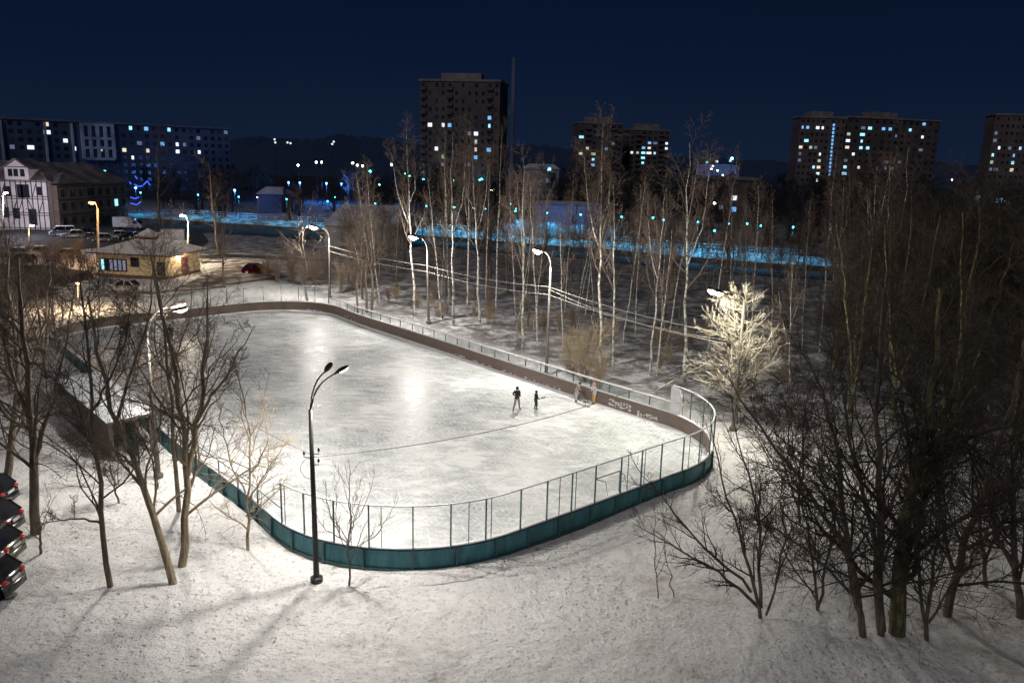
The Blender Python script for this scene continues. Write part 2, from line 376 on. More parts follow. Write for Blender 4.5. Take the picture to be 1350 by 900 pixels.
# ------------------------------------------------------------------ ground
def relief(x, y):
    d = inside_rink(x, y)
    if d < .6: return 0.0
    k = min(1, (d-.6)/3)
    h = .16*math.sin(x*.31+1.3*math.sin(y*.17)) * math.sin(y*.27+.9*math.sin(x*.23)) + .07*math.sin(x*1.1+y*.7)*math.sin(y*1.3-x*.4)
    return h*k
def grid_sheet(name, xs, ys, fz, m):
    V = [(x, y, fz(x, y)) for y in ys for x in xs]; n = len(xs)
    Fc = [(j*n+i, j*n+i+1, (j+1)*n+i+1, (j+1)*n+i) for j in range(len(ys)-1) for i in range(n-1)]
    return meshobj(name, V, Fc, m, smooth=True)
xs = list(np.linspace(-2600, -70, 14)) + list(np.arange(-66, 62, .9)) + list(np.linspace(66, 2600, 14))
ys = list(np.linspace(-400, 8, 5)) + list(np.arange(9, 112, .9)) + list(np.linspace(116, 4200, 24))
def gz(x, y):
    fade = 1.0 if (-64 < x < 60 and 10 < y < 108) else 0.0
    return -.03 + relief(x, y)*fade
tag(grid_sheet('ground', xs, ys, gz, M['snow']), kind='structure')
ic = meshobj('ice', [q + Vector((0,0,.008)) for q in rink], [tuple(range(NP_))], M['ice'])
tag(ic, kind='structure')
# triangulated fan is unsafe for a big n-gon with bump, but it is flat and convex
def patch(name, pxs, m, z=.05, kind='structure'):
    pts = [at(*p) for p in pxs]; o = meshobj(name, [Vector((p.x, p.y, z)) for p in pts], [tuple(range(len(pts)))], m)
    tag(o, kind=kind); return o
patch('parking_lot', [(-60,345),(60,350),(120,358),(128,372),(60,392),(-60,400),(-160,420),(-160,300),(-40,306),(60,300),(175,290),(262,300),(275,318),(262,330),(200,318),(150,325)], M['asphalt'], .02)
patch('path', [(225,385),(262,368),(300,350),(300,345),(262,347),(266,343),(330,346),(350,350),(366,358),(372,365),(330,372),(300,376),(240,392),(150,395),(130,392),(150,388)], M['path'], .20)
patch('riverside_road', [(170,296),(340,305),(430,312),(540,318),(540,323),(430,318),(340,311),(170,301)], M['asphalt'], .03)
patch('verge', [(262,337),(300,335),(360,338),(430,342),(428,345),(360,342),(300,339),(262,341)], M['asphalt'], .03)

# ------------------------------------------------------------------ rink boards
rb = empty('rink_boards', rink[0], 0, 'brown hockey rink boards, teal on the outside, running right round the ice', 'rink boards')
def strip(name, prof, m, par=rb, i0=0, i1=None, smooth=False):
    V, Fc = wall_strip(prof, i0, i1); return meshobj(name, [v - Vector(par.location) for v in V], Fc, m, par, smooth)
strip('inner_panel', [(0,.10),(.05,.10),(.05,1.05),(0,1.05)], M['board_in'])
strip('outer_panel', [(.053,.06),(.12,.06),(.12,.96),(.053,.96)], M['board_out'])
strip('kick_plate', [(-.022,.0),(-.002,.0),(-.002,.16),(-.022,.13)], M['kick'])
strip('snow_cap', [(-.02,1.052),(.16,1.052),(.15,1.10),(.07,1.125),(0,1.10)], M['snowcap'], smooth=True)
strip('bottom_rail', [(.123,.12),(.20,.12),(.20,.20),(.123,.20)], M['teal'])
# snow bank thrown up against the inside: ragged lumps on the ice at the foot of the boards
V = []; Fc = []
for i in range(NP_):
    a = .07 + .05*math.sin(i*.21) + .04*random.random(); h = .05 + .05*random.random()
    V += [rink[i] - rn[i]*(.024) + Vector((0,0,h+.03)), rink[i] - rn[i]*(a*.6+.03) + Vector((0,0,h*.5+.015)), rink[i] - rn[i]*(a+.05) + Vector((0,0,.009))]
for i in range(NP_):
    j = (i+1) % NP_
    for k in range(2): Fc.append((i*3+k, i*3+k+1, j*3+k+1, j*3+k))
tag(meshobj('snow_ridge', V, Fc, M['snowcap'], smooth=True), kind='structure')
# snow bank and step along the outer foot of the boards
V = []; Fc = []
for i in range(NP_):
    h = .10 + .06*math.sin(i*.13) + .03*random.random(); w = .55 + .25*math.sin(i*.071) + .1*random.random()
    V += [rink[i] + rn[i]*.21 + Vector((0,0,h)), rink[i] + rn[i]*(.21+w*.5) + Vector((0,0,h*1.1)), rink[i] + rn[i]*(.3+w) + Vector((0,0,-.03))]
for i in range(NP_):
    j = (i+1) % NP_
    for k in range(2): Fc.append((i*3+k, j*3+k, j*3+k+1, i*3+k+1))
tag(meshobj('snow_bank', V, Fc, M['snow'], smooth=True), kind='structure')
# outer posts (teal) every 2.6 m
step = 7.2
k = 0.0
while k < NP_ - 4:
    i = int(k); a = math.atan2(rn[i].y, rn[i].x)
    MB().box(rink[i] + rn[i]*.175 + Vector((0,0,.5)), (.10,.09,1.0), a).obj('post', M['teal'], rb, off=Vector(rb.location)); k += step
# frost scuffs on the brown inside faces
def scuffs(px0, px1, py0, py1, n, s=1.0):
    for _ in range(1):
        mb = MB(); i0, i1 = sorted((idx(*px0), idx(*px1)))
        if i1 - i0 > NP_/2: i0, i1 = i1, i0 + NP_
        for _ in range(n):
            i = random.uniform(i0, i1); i_ = int(i) % NP_; t = (rink[(i_+1) % NP_] - rink[i_]).normalized()
            z = random.uniform(py0, py1); w = random.uniform(.04,.22)*s; h = random.uniform(.02,.07)*s; c0 = rink[i_] - rn[i_]*.006 + Vector((0,0,z))
            K = 7; pts = []
            for q in range(K):
                an = 2*math.pi*q/K; rr = random.uniform(.5,1)
                pts.append(c0 + t*w*rr*math.cos(an) + Vector((0,0,h*rr*math.sin(an) + .3*w*math.cos(an)*random.uniform(-.3,.3))))
            mb.poly(pts)
        mb.obj('frost_patch', M['snowcap'], rb, off=Vector(rb.location))
scuffs((800,538), (828,547), .30, .75, 70); scuffs((838,550), (865,558), .22, .5, 36); scuffs((400,410), (425,412), .16, .28, 14)
scuffs((590,467), (680,497), .17, .30, 22); scuffs((442,416), (470,428), .18, .5, 8); scuffs((690,502), (735,517), .16,.3,14)

# mesh fences -------------------------------------------------------
def mesh_fence(name, label, cat, i0, i1, z0, z1, spacing, netm, postm, railm, thin=True, extra=True, rail=.05, off=.085):
    ids = rng_idx(i0, i1); o0 = rink[ids[0]].copy()
    root = empty(name, o0, 0, label, cat)
    def part(nm, V, Fc, m): return meshobj(nm, [v - o0 for v in V], Fc, m, root)
    V, Fc = wall_strip([(off-rail/2,z1-rail),(off+rail/2,z1-rail),(off+rail/2,z1),(off-rail/2,z1)], i0, i1); part('top_rail', V, Fc, railm)
    V = []; Fc = []
    for i in ids: V += [rink[i]+rn[i]*off+Vector((0,0,z0)), rink[i]+rn[i]*off+Vector((0,0,z1-rail))]
    for a in range(len(ids)-1): Fc.append((2*a, 2*a+2, 2*a+3, 2*a+1))
    part('netting', V, Fc, netm)
    n = max(1, round(len(ids)*.25/spacing)); 
    for k in range(n+1):
        i = ids[min(len(ids)-1, int(k*(len(ids)-1)/n))]; a = math.atan2(rn[i].y, rn[i].x)
        b = MB().box(rink[i]+rn[i]*(off+.06)+Vector((0,0,(z0-.1+z1)/2)), (.055,.055,z1-z0+.1), a); b.obj('post', postm, root, off=o0)
        if extra and k < n and k % 3 != 1:
            j = ids[min(len(ids)-1, int((k+.2+.25*((k*7)%3)/2)*(len(ids)-1)/n))]
            MB().box(rink[j]+rn[j]*(off+.05)+Vector((0,0,(z0+z1)/2)), (.028,.028,z1-z0-.03), math.atan2(rn[j].y, rn[j].x)).obj('thin_post', postm, root, off=o0)
    return root
iA = idx(375,720); iB = idx(884,563); iC = idx(434,414); iD = idx(101,438); iE = idx(206,583)
# which way round does the outline run?  near end from A (left) to B (right, far side)
def order(a, b, mid):
    return (a, b) if mid in rng_idx(a, b) else (b, a)
near_end = order(iA, iB, idx(790,689)); far_end = order(iC, iE, iD)
long_far = order(iB, iC, idx(660,492)); long_near = order(iE, iA, idx(302,661))
# shorten far end so that it stops behind the shed
mesh_fence('netting_fence', 'tall clear netting fence curving round the near end of the rink', 'fence', *near_end, 1.06, 2.92, 1.62, M['net'], M['teal'], M['snowcap'])
mesh_fence('netting_fence', 'tall frosted netting fence behind the far end of the rink', 'fence', *order(iC, idx(80,455), idx(201,425)), 1.06, 2.85, 1.85, M['net_frost'], M['teal'], M['pale_steel'], extra=False)
mesh_fence('low_fence', 'low teal mesh fence along the far long side of the rink by the birches', 'fence', *long_far, 1.06, 1.82, 1.8, net_material('teal_net', .30, (.07,.20,.20)), M['teal'], M['snowcap'], extra=False, rail=.09)
mesh_fence('low_fence', 'low railing on the near left side of the rink behind the bare trees', 'railing', *order(iA, idx(206,583), idx(302,661)), 1.06, 1.75, 2.2, M['net'], M['teal'], M['teal'], extra=False, rail=.035)
# frosted snow panel at the right end of the low fence
i = idx(886, 564); tt_ = (rink[(i+1) % NP_] - rink[i]).normalized(); tt_ = tt_ if tt_.y < 0 else -tt_
pp = rink[i] + rn[i]*.03; prof = [(0,1.07),(0,2.88),(.45,2.85),(.75,2.72),(.80,2.45),(.95,2.3),(.90,2.0),(1.05,1.8),(.92,1.45),(.8,1.3),(.85,1.07)]
Vp = [pp + tt_*a + Vector((0,0,z)) for a, z in prof] + [pp + tt_*a + rn[i]*.04 + Vector((0,0,z)) for a, z in prof]; K_ = len(prof)
tag(meshobj('snow_plastered_sheet', Vp, [tuple(range(K_)), tuple(K_+q for q in reversed(range(K_)))] + [(q,(q+1)%K_,K_+(q+1)%K_,K_+q) for q in range(K_)], M['snowcap']), 'white snow-plastered sheet on the end of the tall netting at right', 'sheet')

# shed beside the rink ----------------------------------------------
M['shed_wood'] = mat('shed_wood', (.075,.058,.052), .8, noise=(2,(.13,.10,.09),.4,.65,(6,6,.6)), bump=(10,.5,.02))
M['roof_snow'] = mat('roof_snow', (.82,.86,.90), .8, noise=(1.2,(.86,.88,.90),.4,.62,(1,1,1)), bump=(2.5,.7,.10))
sA, sB, sC = at(69,498,2.3), at(140,557,2.3), at(200,538,2.3)
u_ = (sA - sB); Ls = u_.length; u_.normalize(); w_ = Vector((u_.y, -u_.x, 0))
if (sC - sB).dot(w_) < 0: w_ = -w_
Ws = (sC - sB).dot(w_)*.98
shed = empty('team_shelter', Vector((sB.x, sB.y, 0)), 0, 'long low brown shelter with a snow covered roof beside the rink, behind bare trees', 'shelter')
o0 = Vector((sB.x, sB.y, 0))
def loc_(a, c): q = u_*a + w_*c; return (q.x, q.y)
MB().prism([loc_(.15,.12), loc_(Ls-.2,.12), loc_(Ls-.2,.34), loc_(.15,.34)], -.05, 2.12).obj('back_wall', M['shed_wood'], shed)
MB().prism([loc_(Ls-.42,.345), loc_(Ls-.2,.345), loc_(Ls-.2,Ws-.3), loc_(Ls-.42,Ws-.3)], -.05, 2.12).obj('end_wall', M['shed_wood'], shed)
for k in range(5):
    q = loc_(.3 + (Ls-1.2)*k/4, Ws-.35); MB().box((q[0], q[1], 1.06), (.14,.14,2.15), RA).obj('post', M['shed_wood'], shed)
MB().prism([loc_(.6,.5), loc_(Ls-.8,.5), loc_(Ls-.8,.9), loc_(.6,.9)], .40, .46).obj('bench', M['shed_wood'], shed)
P2 = [o0*1, o0 + u_*Ls, o0 + w_*Ws + u_*Ls, o0 + w_*Ws]
mb = MB(); b = [Vector((p.x-o0.x, p.y-o0.y, 2.14 + (0 if k in (0,1) else .12))) for k, p in enumerate(P2)]
t_ = [q + Vector((0,0,.10)) for q in b]; mb.v += b + t_; mb.f += [(3,2,1,0),(4,5,6,7)] + [(i, (i+1)%4, 4+(i+1)%4, 4+i) for i in range(4)]
mb.obj('roof', M['shed_wood'], shed)
n_ = 14; V = []; Fc = []
for i in range(n_+1):
    for j in range(7):
        a, c_ = i/n_, j/6; e = min(a, 1-a, c_, 1-c_)
        z = 2.242 + .12*c_ + (.14*min(1, e*7)**.5 if e > 0 else 0) + .02*random.random()
        q = o0 + u_*(Ls*(.01+.98*a)) + w_*(Ws*(.01+.98*c_)); V.append((q.x-o0.x, q.y-o0.y, z))
for i in range(n_):
    for j in range(6): Fc.append((i*7+j, i*7+j+1, (i+1)*7+j+1, (i+1)*7+j))
meshobj('roof_snow', V, Fc, M['roof_snow'], shed, smooth=True)
# teal door / gate panel leaning beside shed
gp = empty('gate_panel', at(176,599), RA+.2, 'grey-teal gate panel standing open beside the snowy shelter', 'gate')
MB().box((0,0,1.0), (1.1,.06,1.9)).obj('panel', M['teal'], gp)
mb = MB(); [mb.box((x,0,1.0), (.07,.10,2.0)) for x in (-.58,.58)]; [mb.box((0,0,z), (1.09,.10,.07)) for z in (.1,1.0,1.96)]; mb.obj('frame', M['black_metal'], gp)

# ------------------------------------------------------------------ street lamps
def resample(pts, n):
    pts = np.array([tuple(p) for p in pts], float); d = np.r_[0, np.cumsum(np.linalg.norm(np.diff(pts, axis=0), axis=1))]
    s = np.linspace(0, d[-1], n); out = np.stack([np.interp(s, d, pts[:,k]) for k in range(3)], 1)
    # soften the corners
    for _ in range(2): out[1:-1] = .25*out[:-2] + .5*out[1:-1] + .25*out[2:]
    return out
WARM = (1.0, .94, .86); COOL = (.93, .97, 1.0)
def cobra_head(root, p, d, s=1.0, lens=None, up=.25):
    """lamp head: p neck position, d direction outwards (unit xy)"""
    d = Vector(d).normalized(); ax = Vector((d.x, d.y, up)).normalized(); side = Vector((-d.y, d.x, 0)).normalized(); nrm = ax.cross(side); 
    if nrm.z < 0: nrm = -nrm
    Rm = Matrix((ax, side, nrm)).transposed()
    c = Vector(p) + ax*.36*s
    h = MB().ellipsoid(c, (.42*s,.19*s,.13*s), Rm, 14, 8, -.15, 1.0)
    h.tube([Vector(p)-ax*.12*s, Vector(p)+ax*.12*s], [.05*s,.085*s], 8); ho = h.obj('lamp_head', M['lamp_housing'], root, True)
    MB().ellipsoid(c + ax*.06*s, (.33*s,.165*s,(.15 if lens is None else .21)*s), Rm, 14, 8, -1.0, -.12).obj('lens', lens or M['lens'], ho, True)
    return c - nrm*.26*s
def curved_pole(name, loc, top, arms, label, power, poleM, mast_r=(.11,.06), colr=WARM, lens=None, headS=1.0, lean=(0,0), group=None, lights=True, aimv=None, cone=150, paths=None, headup=.35):
    """cone 0 = an open bulb; arms: list of (dx, dy, dz) from the mast top (curved)"""
    root = empty(name, loc, 0, label, 'street lamp', group)
    T = Vector((lean[0], lean[1], top))
    MB().tube([Vector((0,0,-.3)), T*.02, T*.5, T], [mast_r[0]*1.25, mast_r[0], (mast_r[0]+mast_r[1])/2, mast_r[1]], 12).obj('pole', poleM, root, True)
    MB().tube([(0,0,-.05),(0,0,.16),(0,0,.2)], [mast_r[0]*2.0,mast_r[0]*2.0,mast_r[0]*1.4], 12).obj('base', poleM, root)
    for ai, a in enumerate(arms):
        a = Vector(a); pts = []
        if paths: pts = [T] + [Vector(q) for q in resample(paths[ai], 10)[1:]]; a = (pts[-1]-pts[-2])*3
        for k in range(0 if paths else 9):
            t = k/8; up = math.sin(t*math.pi/2); out = 1-math.cos(t*math.pi/2)
            pts.append(T + Vector((a.x*out, a.y*out, a.z*up - .02)))
        MB().tube([T - Vector((0,0,.6))] + pts, [.045]+[.04-.012*k/9 for k in range(len(pts))], 8).obj('arm', poleM, root, True)
        hp = pts[-1]; L = cobra_head(root, hp, Vector((a.x, a.y, 0)), headS, lens, headup if paths else .25)
        if lights:
            dd = Vector((a.x, a.y, 0)).normalized()*(.55 if aimv is None else 0) + (Vector((aimv[0], aimv[1], 0)) if aimv is not None else Vector((0,0,0)))
            lamp_light(L, power, colr, .12, root, (dd.x, dd.y, -1) if cone else None, cone)
    return root
# foreground double arm lamp
b0 = at(417.5,765); hz = hgt(417.5,765,409,540)
def pth(lst, b): return [pl(x, y, b.y+d) - b for x, y, d in lst]
fg = curved_pole('street_lamp', b0, hz, [(1,1,1),(1,1,1)],
   'black double-headed lamp in the foreground in front of the near netting', 2150, M['black_metal'], (.125,.075), WARM, headS=.72, lean=((pl(409,540,b0.y)-b0).x, 0), aimv=(.12,.15), cone=158,
   paths=[pth([(409,540,0),(411,520,.1),(415,506,.4),(422,495,.8),(429,489,1.2)], b0), pth([(409.5,540,0),(413,522,.0),(420,508,.2),(431,498,.4),(443,491.5,.6)], b0)], headup=.45)
# brackets with insulators on the foreground lamp
for (pz, sx) in ((603,-1),(612,1),(598,1)):
    q = pl(410.5,pz,b0.y) - b0; mb = MB(); mb.tube([q, q+Vector((.28*sx,0,0)), q+Vector((.28*sx,0,.14))], .018, 6); mb.tube([q+Vector((.28*sx,0,.12)), q+Vector((.28*sx,0,.24))], [.05,.035], 8)
    mb.obj('insulator_bracket', M['black_metal'], fg)
q = pl(410.5,603,b0.y) - b0
MB().tube([q + Vector((.0,-.08,0))] + [q + Vector((-.22-.20*math.sin(t*math.pi/8)*1.0, -.08, -.05-.75*t/8)) for t in range(9)] + [q+Vector((0,-.08,-.85))], .011, 5).obj('cable_loop', M['black_metal'], fg, True)
# left double lamp behind the trees
b1 = at(209,628); hz1 = hgt(209,628,194,445); x1 = pl(194,445,b1.y)-b1
curved_pole('street_lamp', b1, hz1, [tuple(pl(224,404,b1.y+.5)-b1-Vector((x1.x,0,hz1))), tuple(pl(229,409,b1.y-.4)-b1-Vector((x1.x,0,hz1)))],
   'double-headed lamp rising among the left bare trees in front of the rink', 2600, M['lamp_grey'], (.12,.07), WARM, headS=1.05, lean=(x1.x,0), cone=0)
# far side lamps
def far_lamp(bx, by, tx, ty, hx, hy, label, power, lens, depth=0.0, s=1.1, aimv=None, cone=0):
    b = at(bx,by); h = hgt(bx,by,tx,ty); X = pl(tx,ty,b.y)-b
    a = pl(hx,hy,b.y-depth) - b - Vector((X.x,0,h))
    a.x *= .82
    return curved_pole('street_lamp', b, h, [tuple(a)], label, power, M['lamp_grey'], (.13,.08), WARM, lens, s, lean=(X.x,0), aimv=aimv, cone=cone), b
lA, bA = far_lamp(435,392,434,313,418,300, 'single lamp on the far corner of the rink, leftmost of the far lamps', 5000, M['lens_hot'], 1.0, 1.7)
lB, bB = far_lamp(565,425,563,330,549,313, 'single lamp beside the birches behind the rink, second from the left', 5600, M['lens_hot'], 1.0, 1.7, (-.25,-.6))
lC, bC = far_lamp(720,494,726,352,712,331, 'single lamp on a leaning concrete pole right behind the rink boards', 5300, M['lens_hot'], .8, 1.35, (-.3,-.45))
b = at(966,566); h = hgt(966,566,962,397)
lD = curved_pole('street_lamp', b, h, [tuple(pl(947,384,b.y-1.2)-b-Vector((0,0,h))), tuple(pl(953,386,b.y-1.7)-b-Vector((0,0,h)))], 'bright lamp above the frosted tree at the right end of the rink', 2300, M['lamp_grey'], (.12,.07), (1,.95,.80), M['lens_hot'], 1.15, cone=0); bD = b
for pole, bb, ty in ((lA, bA, 325), (lB, bB, 345), (lC, bC, 375), (lD, bD, 440)):
    pass
# left background lamps
def small_lamp(px, py_base, py_top, hx, hy, label, glow, colr, power, group=None, arm=True, s=1.0):
    b = at(px, py_base); h = hgt(px, py_base, px, py_top); T = pl(px, py_top, b.y) - b
    root = empty('street_lamp', b, 0, label, 'street lamp', group)
    MB().tube([(0,0,-.2),(T.x,0,h)], [.13*s,.08*s], 7).obj('pole', M['concrete'], root, True)
    H = pl(hx, hy, b.y-.5) - b
    if arm: MB().tube([(T.x,0,h-.1), Vector((T.x+(H.x-T.x)*.4, (H.y)*.4, H.z)), H], .05*s, 6).obj('arm', M['concrete'], root, True)
    ho = MB().ellipsoid(H + Vector((0,0,.06*s)), (.32*s,.2*s,.16*s), None, 10, 5, 0.05, 1).obj('lamp_head', M['lamp_housing'], root, True)
    MB().ellipsoid(H, (.30*s,.19*s,.16*s), None, 10, 6, -1, .04).obj('lens', M[glow], ho, True)
    if power: lamp_light(H - Vector((0,.9 if arm else 1.8,.4*s)), power, colr, .25*s, root)
    return root
small_lamp(129,345,275,121,267,'orange lamp on a tall pole in the parking lot beside the brown building','glow_orange',(1,.45,.15),1800, s=1.6)
small_lamp(248,345,292,240,284,'white lamp behind the ochre pavilion roof','glow_white',(1,.85,.6),7500, s=1.3)
small_lamp(120,250,212,116,210,'orange lamp on the roof line in front of the long apartment block','glow_orange',(1,.5,.2),400, s=2.2, arm=False)
small_lamp(140,262,228,137,225,'cyan lamp at the end of the dark roof near the apartment block','glow_cyan',(.1,.7,1),250, s=2.2, arm=False)
small_lamp(38,330,300,42,297,'warm lamp among the trees at the far left car park','glow_white',(1,.85,.62),500, s=1.3)
small_lamp(4,312,258,8,254,'white lamp in front of the white half-timbered wall','glow_white',(.95,.88,1),6500, s=1.3)
small_lamp(340,293,262,339,260,'unlit pole with a tiny white lamp on the embankment left of the hall','glow_white',(1,1,1),0, s=.6)

small_lamp(103,405,374,103,373,'low warm lamp among the twigs left of the white car','glow_orange',(1,.72,.42),2800, s=.8, arm=False)
# wires
def wire(a, b_, sag, r, label, m, group=None, n=24):
    pts = [];
    for k in range(n+1):
        t = k/n; p = Vector(a).lerp(Vector(b_), t); p.z -= sag*4*t*(1-t); pts.append(p)
    mb = MB().tube(pts, r, 5); o = mb.obj('overhead_wire', m, None, True); tag(o, label, 'wire', group)
    return o
eA, eB, eC = pl(434,324,bA.y), pl(563,352,bB.y), pl(724,378,bC.y); eD = pl(958,440,bD.y)
eB = pl(563,350,bB.y)
for dz, nm_ in ((0,'upper'),(-.62,'lower')):
    v = Vector((0,0,dz))
    wire(eA+v, eB+v, .25, .035, f'{nm_} iced wire between the leftmost and second far lamps', M['wire_ice'])
    wire(eB+v, eC+v, .3, .03, f'{nm_} iced wire between the second far lamp and the leaning lamp', M['wire_ice'])
    wire(eC+v, eD+v, .3, .025, f'{nm_} iced wire from the leaning lamp to the lamp above the frosted tree', M['wire_ice'])
wire(eC+Vector((0,0,-.2)), eD+Vector((0,0,-.4)), .55, .02, 'middle thin wire running right from the leaning lamp', M['wire_ice'])
wire(pl(412,602.5,b0.y), pl(950,462,bD.y), 1.15, .018, 'thin black wire crossing over the ice from the foreground lamp', M['wire'], n=50)
wire(pl(409,598,b0.y), pl(197,458,b1.y), .5, .012, 'thin wire from the foreground lamp to the left lamp', M['wire'])

# ------------------------------------------------------------------ people
M['black_cloth'] = mat('black_jacket', (.010,.010,.012), .85, noise=(8,(.02,.02,.022),.4,.6,(1,1,1)))
M['grey_cloth'] = mat('grey_trousers', (.16,.15,.125), .85, noise=(8,(.22,.20,.17),.4,.6,(1,1,1)))
M['beige_cloth'] = mat('beige_jacket', (.36,.29,.24), .85, noise=(8,(.42,.35,.30),.4,.6,(1,1,1)))
M['pale_cloth'] = mat('pale_jacket', (.62,.60,.62), .85, noise=(8,(.45,.45,.50),.4,.6,(1,1,1)))
M['tan_cloth'] = mat('tan_trousers', (.40,.27,.11), .85, noise=(8,(.5,.34,.15),.4,.6,(1,1,1)))
M['lightgrey_cloth'] = mat('light_trousers', (.40,.38,.34), .85, noise=(8,(.5,.47,.42),.4,.6,(1,1,1)))
M['skin'] = mat('skin', (.45,.27,.19), .6, noise=(8,(.5,.3,.21),.4,.6,(1,1,1)))
M['hair'] = mat('dark_hair', (.015,.012,.010), .8, noise=(20,(.03,.022,.018),.4,.6,(1,1,1)))
M['coral_wool'] = mat('coral_wool', (.75,.20,.14), .9, noise=(20,(.8,.32,.24),.4,.6,(1,1,1)))
M['blade'] = mat('skate_boot', (.02,.02,.022), .35, noise=(20,(.05,.05,.05),.4,.6,(1,1,1)))
M['grey_bag'] = mat('grey_bag', (.20,.17,.165), .8, noise=(4,(.28,.24,.23),.4,.6,(1,1,1)))
def person(loc, rz, Hh, label, top, bot, joints, headgear, group=None):
    """joints: dict of points for a 1.0 m high figure (z up, facing +x)"""
    J = dict(pelvis=(0,0,.53), chest=(.01,0,.70), neck=(.02,0,.82), head=(.03,0,.90), crown=(.03,0,.955),
             shL=(0,.105,.79), elL=(-.01,.15,.64), haL=(.04,.14,.50), shR=(0,-.105,.79), elR=(-.01,-.15,.64), haR=(.04,-.14,.50),
             hiL=(0,.055,.50), knL=(.03,.07,.28), anL=(-.02,.085,.055), toL=(.08,.095,.03), hiR=(0,-.055,.50), knR=(.03,-.07,.28), anR=(-.02,-.085,.055), toR=(.08,-.095,.03))
    J.update(joints)
    rad = dict(pelvis=.080, chest=.090, neck=.036, head=.056, crown=.040, shL=.046, elL=.036, haL=.024, shR=.046, elR=.036, haR=.024,
               hiL=.064, knL=.044, anL=.030, toL=.026, hiR=.064, knR=.044, anR=.030, toR=.026)
    names = list(J); E_ = [('pelvis','chest'),('chest','neck'),('neck','head'),('head','crown'),('chest','shL'),('shL','elL'),('elL','haL'),('chest','shR'),('shR','elR'),('elR','haR'),
        ('pelvis','hiL'),('hiL','knL'),('knL','anL'),('anL','toL'),('pelvis','hiR'),('hiR','knR'),('knR','anR'),('anR','toR')]
    me = bpy.data.meshes.new('tmp'); me.from_pydata([Vector(J[n])*Hh for n in names], [(names.index(a), names.index(b)) for a, b in E_], [])
    o = bpy.data.objects.new('tmp', me); COL.objects.link(o)
    sk = o.modifiers.new('s', 'SKIN'); ss = o.modifiers.new('u', 'SUBSURF'); ss.levels = 2; ss.render_levels = 2
    for k, n in enumerate(names):
        v = me.skin_vertices[0].data[k]; v.radius = (rad[n]*Hh,)*2; v.use_root = (n == 'pelvis')
    bpy.context.view_layer.update(); dg = bpy.context.evaluated_depsgraph_get()
    nm2 = bpy.data.meshes.new_from_object(o.evaluated_get(dg)); bpy.data.objects.remove(o)
    root = empty('person', loc, rz, label, 'person', group)
    body = bpy.data.objects.new('body', nm2); COL.objects.link(body); body.parent = root
    nm2.materials.clear()
    for m_ in (top, bot, M['skin'], M['blade']): nm2.materials.append(m_)
    hands = [Vector(J['haL'])*Hh, Vector(J['haR'])*Hh]; feet = [Vector(J['anL'])*Hh, Vector(J['anR'])*Hh]; nk = Vector(J['neck'])*Hh
    hip = (Vector(J['pelvis'])*Hh)
    for p in nm2.polygons:
        c = p.center; p.use_smooth = True
        if (c-Vector(J['head'])*Hh).length < .085*Hh and (c-nk).length > .02*Hh and c.z > nk.z-.01*Hh: p.material_index = 2
        elif min((c-h).length for h in hands) < .034*Hh: p.material_index = 2
        elif c.z < max(.075*Hh, 0): p.material_index = 3
        elif c.z < hip.z - .03*Hh and min((c-h).length for h in hands) > .09*Hh: p.material_index = 1
        else: p.material_index = 0
    hd = Vector(J['head'])*Hh
    if headgear == 'hair': MB().ellipsoid(hd+Vector((-.008,0,.014))*Hh, (.066*Hh,.062*Hh,.066*Hh), None, 12, 7, -.25, 1).obj('hair', M['hair'], root, True)
    elif headgear == 'hood':
        MB().ellipsoid(hd+Vector((-.012,0,.008))*Hh, (.070*Hh,.068*Hh,.074*Hh), None, 12, 7, -.6, 1).obj('cap', M['hair'], root, True)
    else:
        mb = MB().ellipsoid(hd+Vector((-.004,0,.012))*Hh, (.068*Hh,.064*Hh,.075*Hh), None, 12, 7, -.1, 1); mb.ellipsoid(hd+Vector((0,0,.10))*Hh, (.026*Hh,)*3, None, 8, 5)
        mb.obj('woolly_hat', M['coral_wool'], root, True)
    # face: nose and eyes
    mb = MB().ellipsoid(hd+Vector((.060,0,-.004))*Hh, (.010*Hh,.008*Hh,.012*Hh), None, 6, 4); mb.obj('nose', M['skin'], root, True)
    mb = MB()
    for s in (-1,1): mb.ellipsoid(hd+Vector((.052,.022*s,.008))*Hh, (.006*Hh,.008*Hh,.005*Hh), None, 6, 4)
    mb.obj('eyes', M['hair'], root)
    # skate blades
    for f, t in (('anL','toL'),('anR','toR')):
        a = Vector(J[f])*Hh; b_ = Vector(J[t])*Hh; a = Vector((a.x-.02*Hh, a.y, .012)); b_ = Vector((b_.x+.01, b_.y, .012)); MB().bar(a, b_, .012, .02).obj('skate_blade', M['pale_steel'], root)
    return root
def stick(p_top, p_bot, d, label, m=None):
    d = Vector(d).normalized(); mb = MB().bar(p_top, p_bot, .028, .035); mb.bar(p_bot, Vector(p_bot)+d*.32+Vector((0,0,-.0)), .05, .07)
    return tag(mb.obj('hockey_stick', m or M['black_metal']), label, 'hockey stick')
ZI = Vector((0,0,.012))
p1 = at(681,540.5)
person(p1+ZI, R(-60), 1.70, 'adult skater in a black jacket and grey trousers with legs apart', M['black_cloth'], M['grey_cloth'],
       dict(anL=(-.02,.14,.055), toL=(.08,.17,.03), knL=(.03,.10,.28), anR=(-.04,-.13,.055), toR=(.05,-.16,.03), knR=(.02,-.09,.28), elL=(-.05,.16,.65), haL=(-.05,.17,.50), elR=(-.07,-.15,.67), haR=(.01,-.09,.60)), 'hood')
p2 = at(706,540.5)
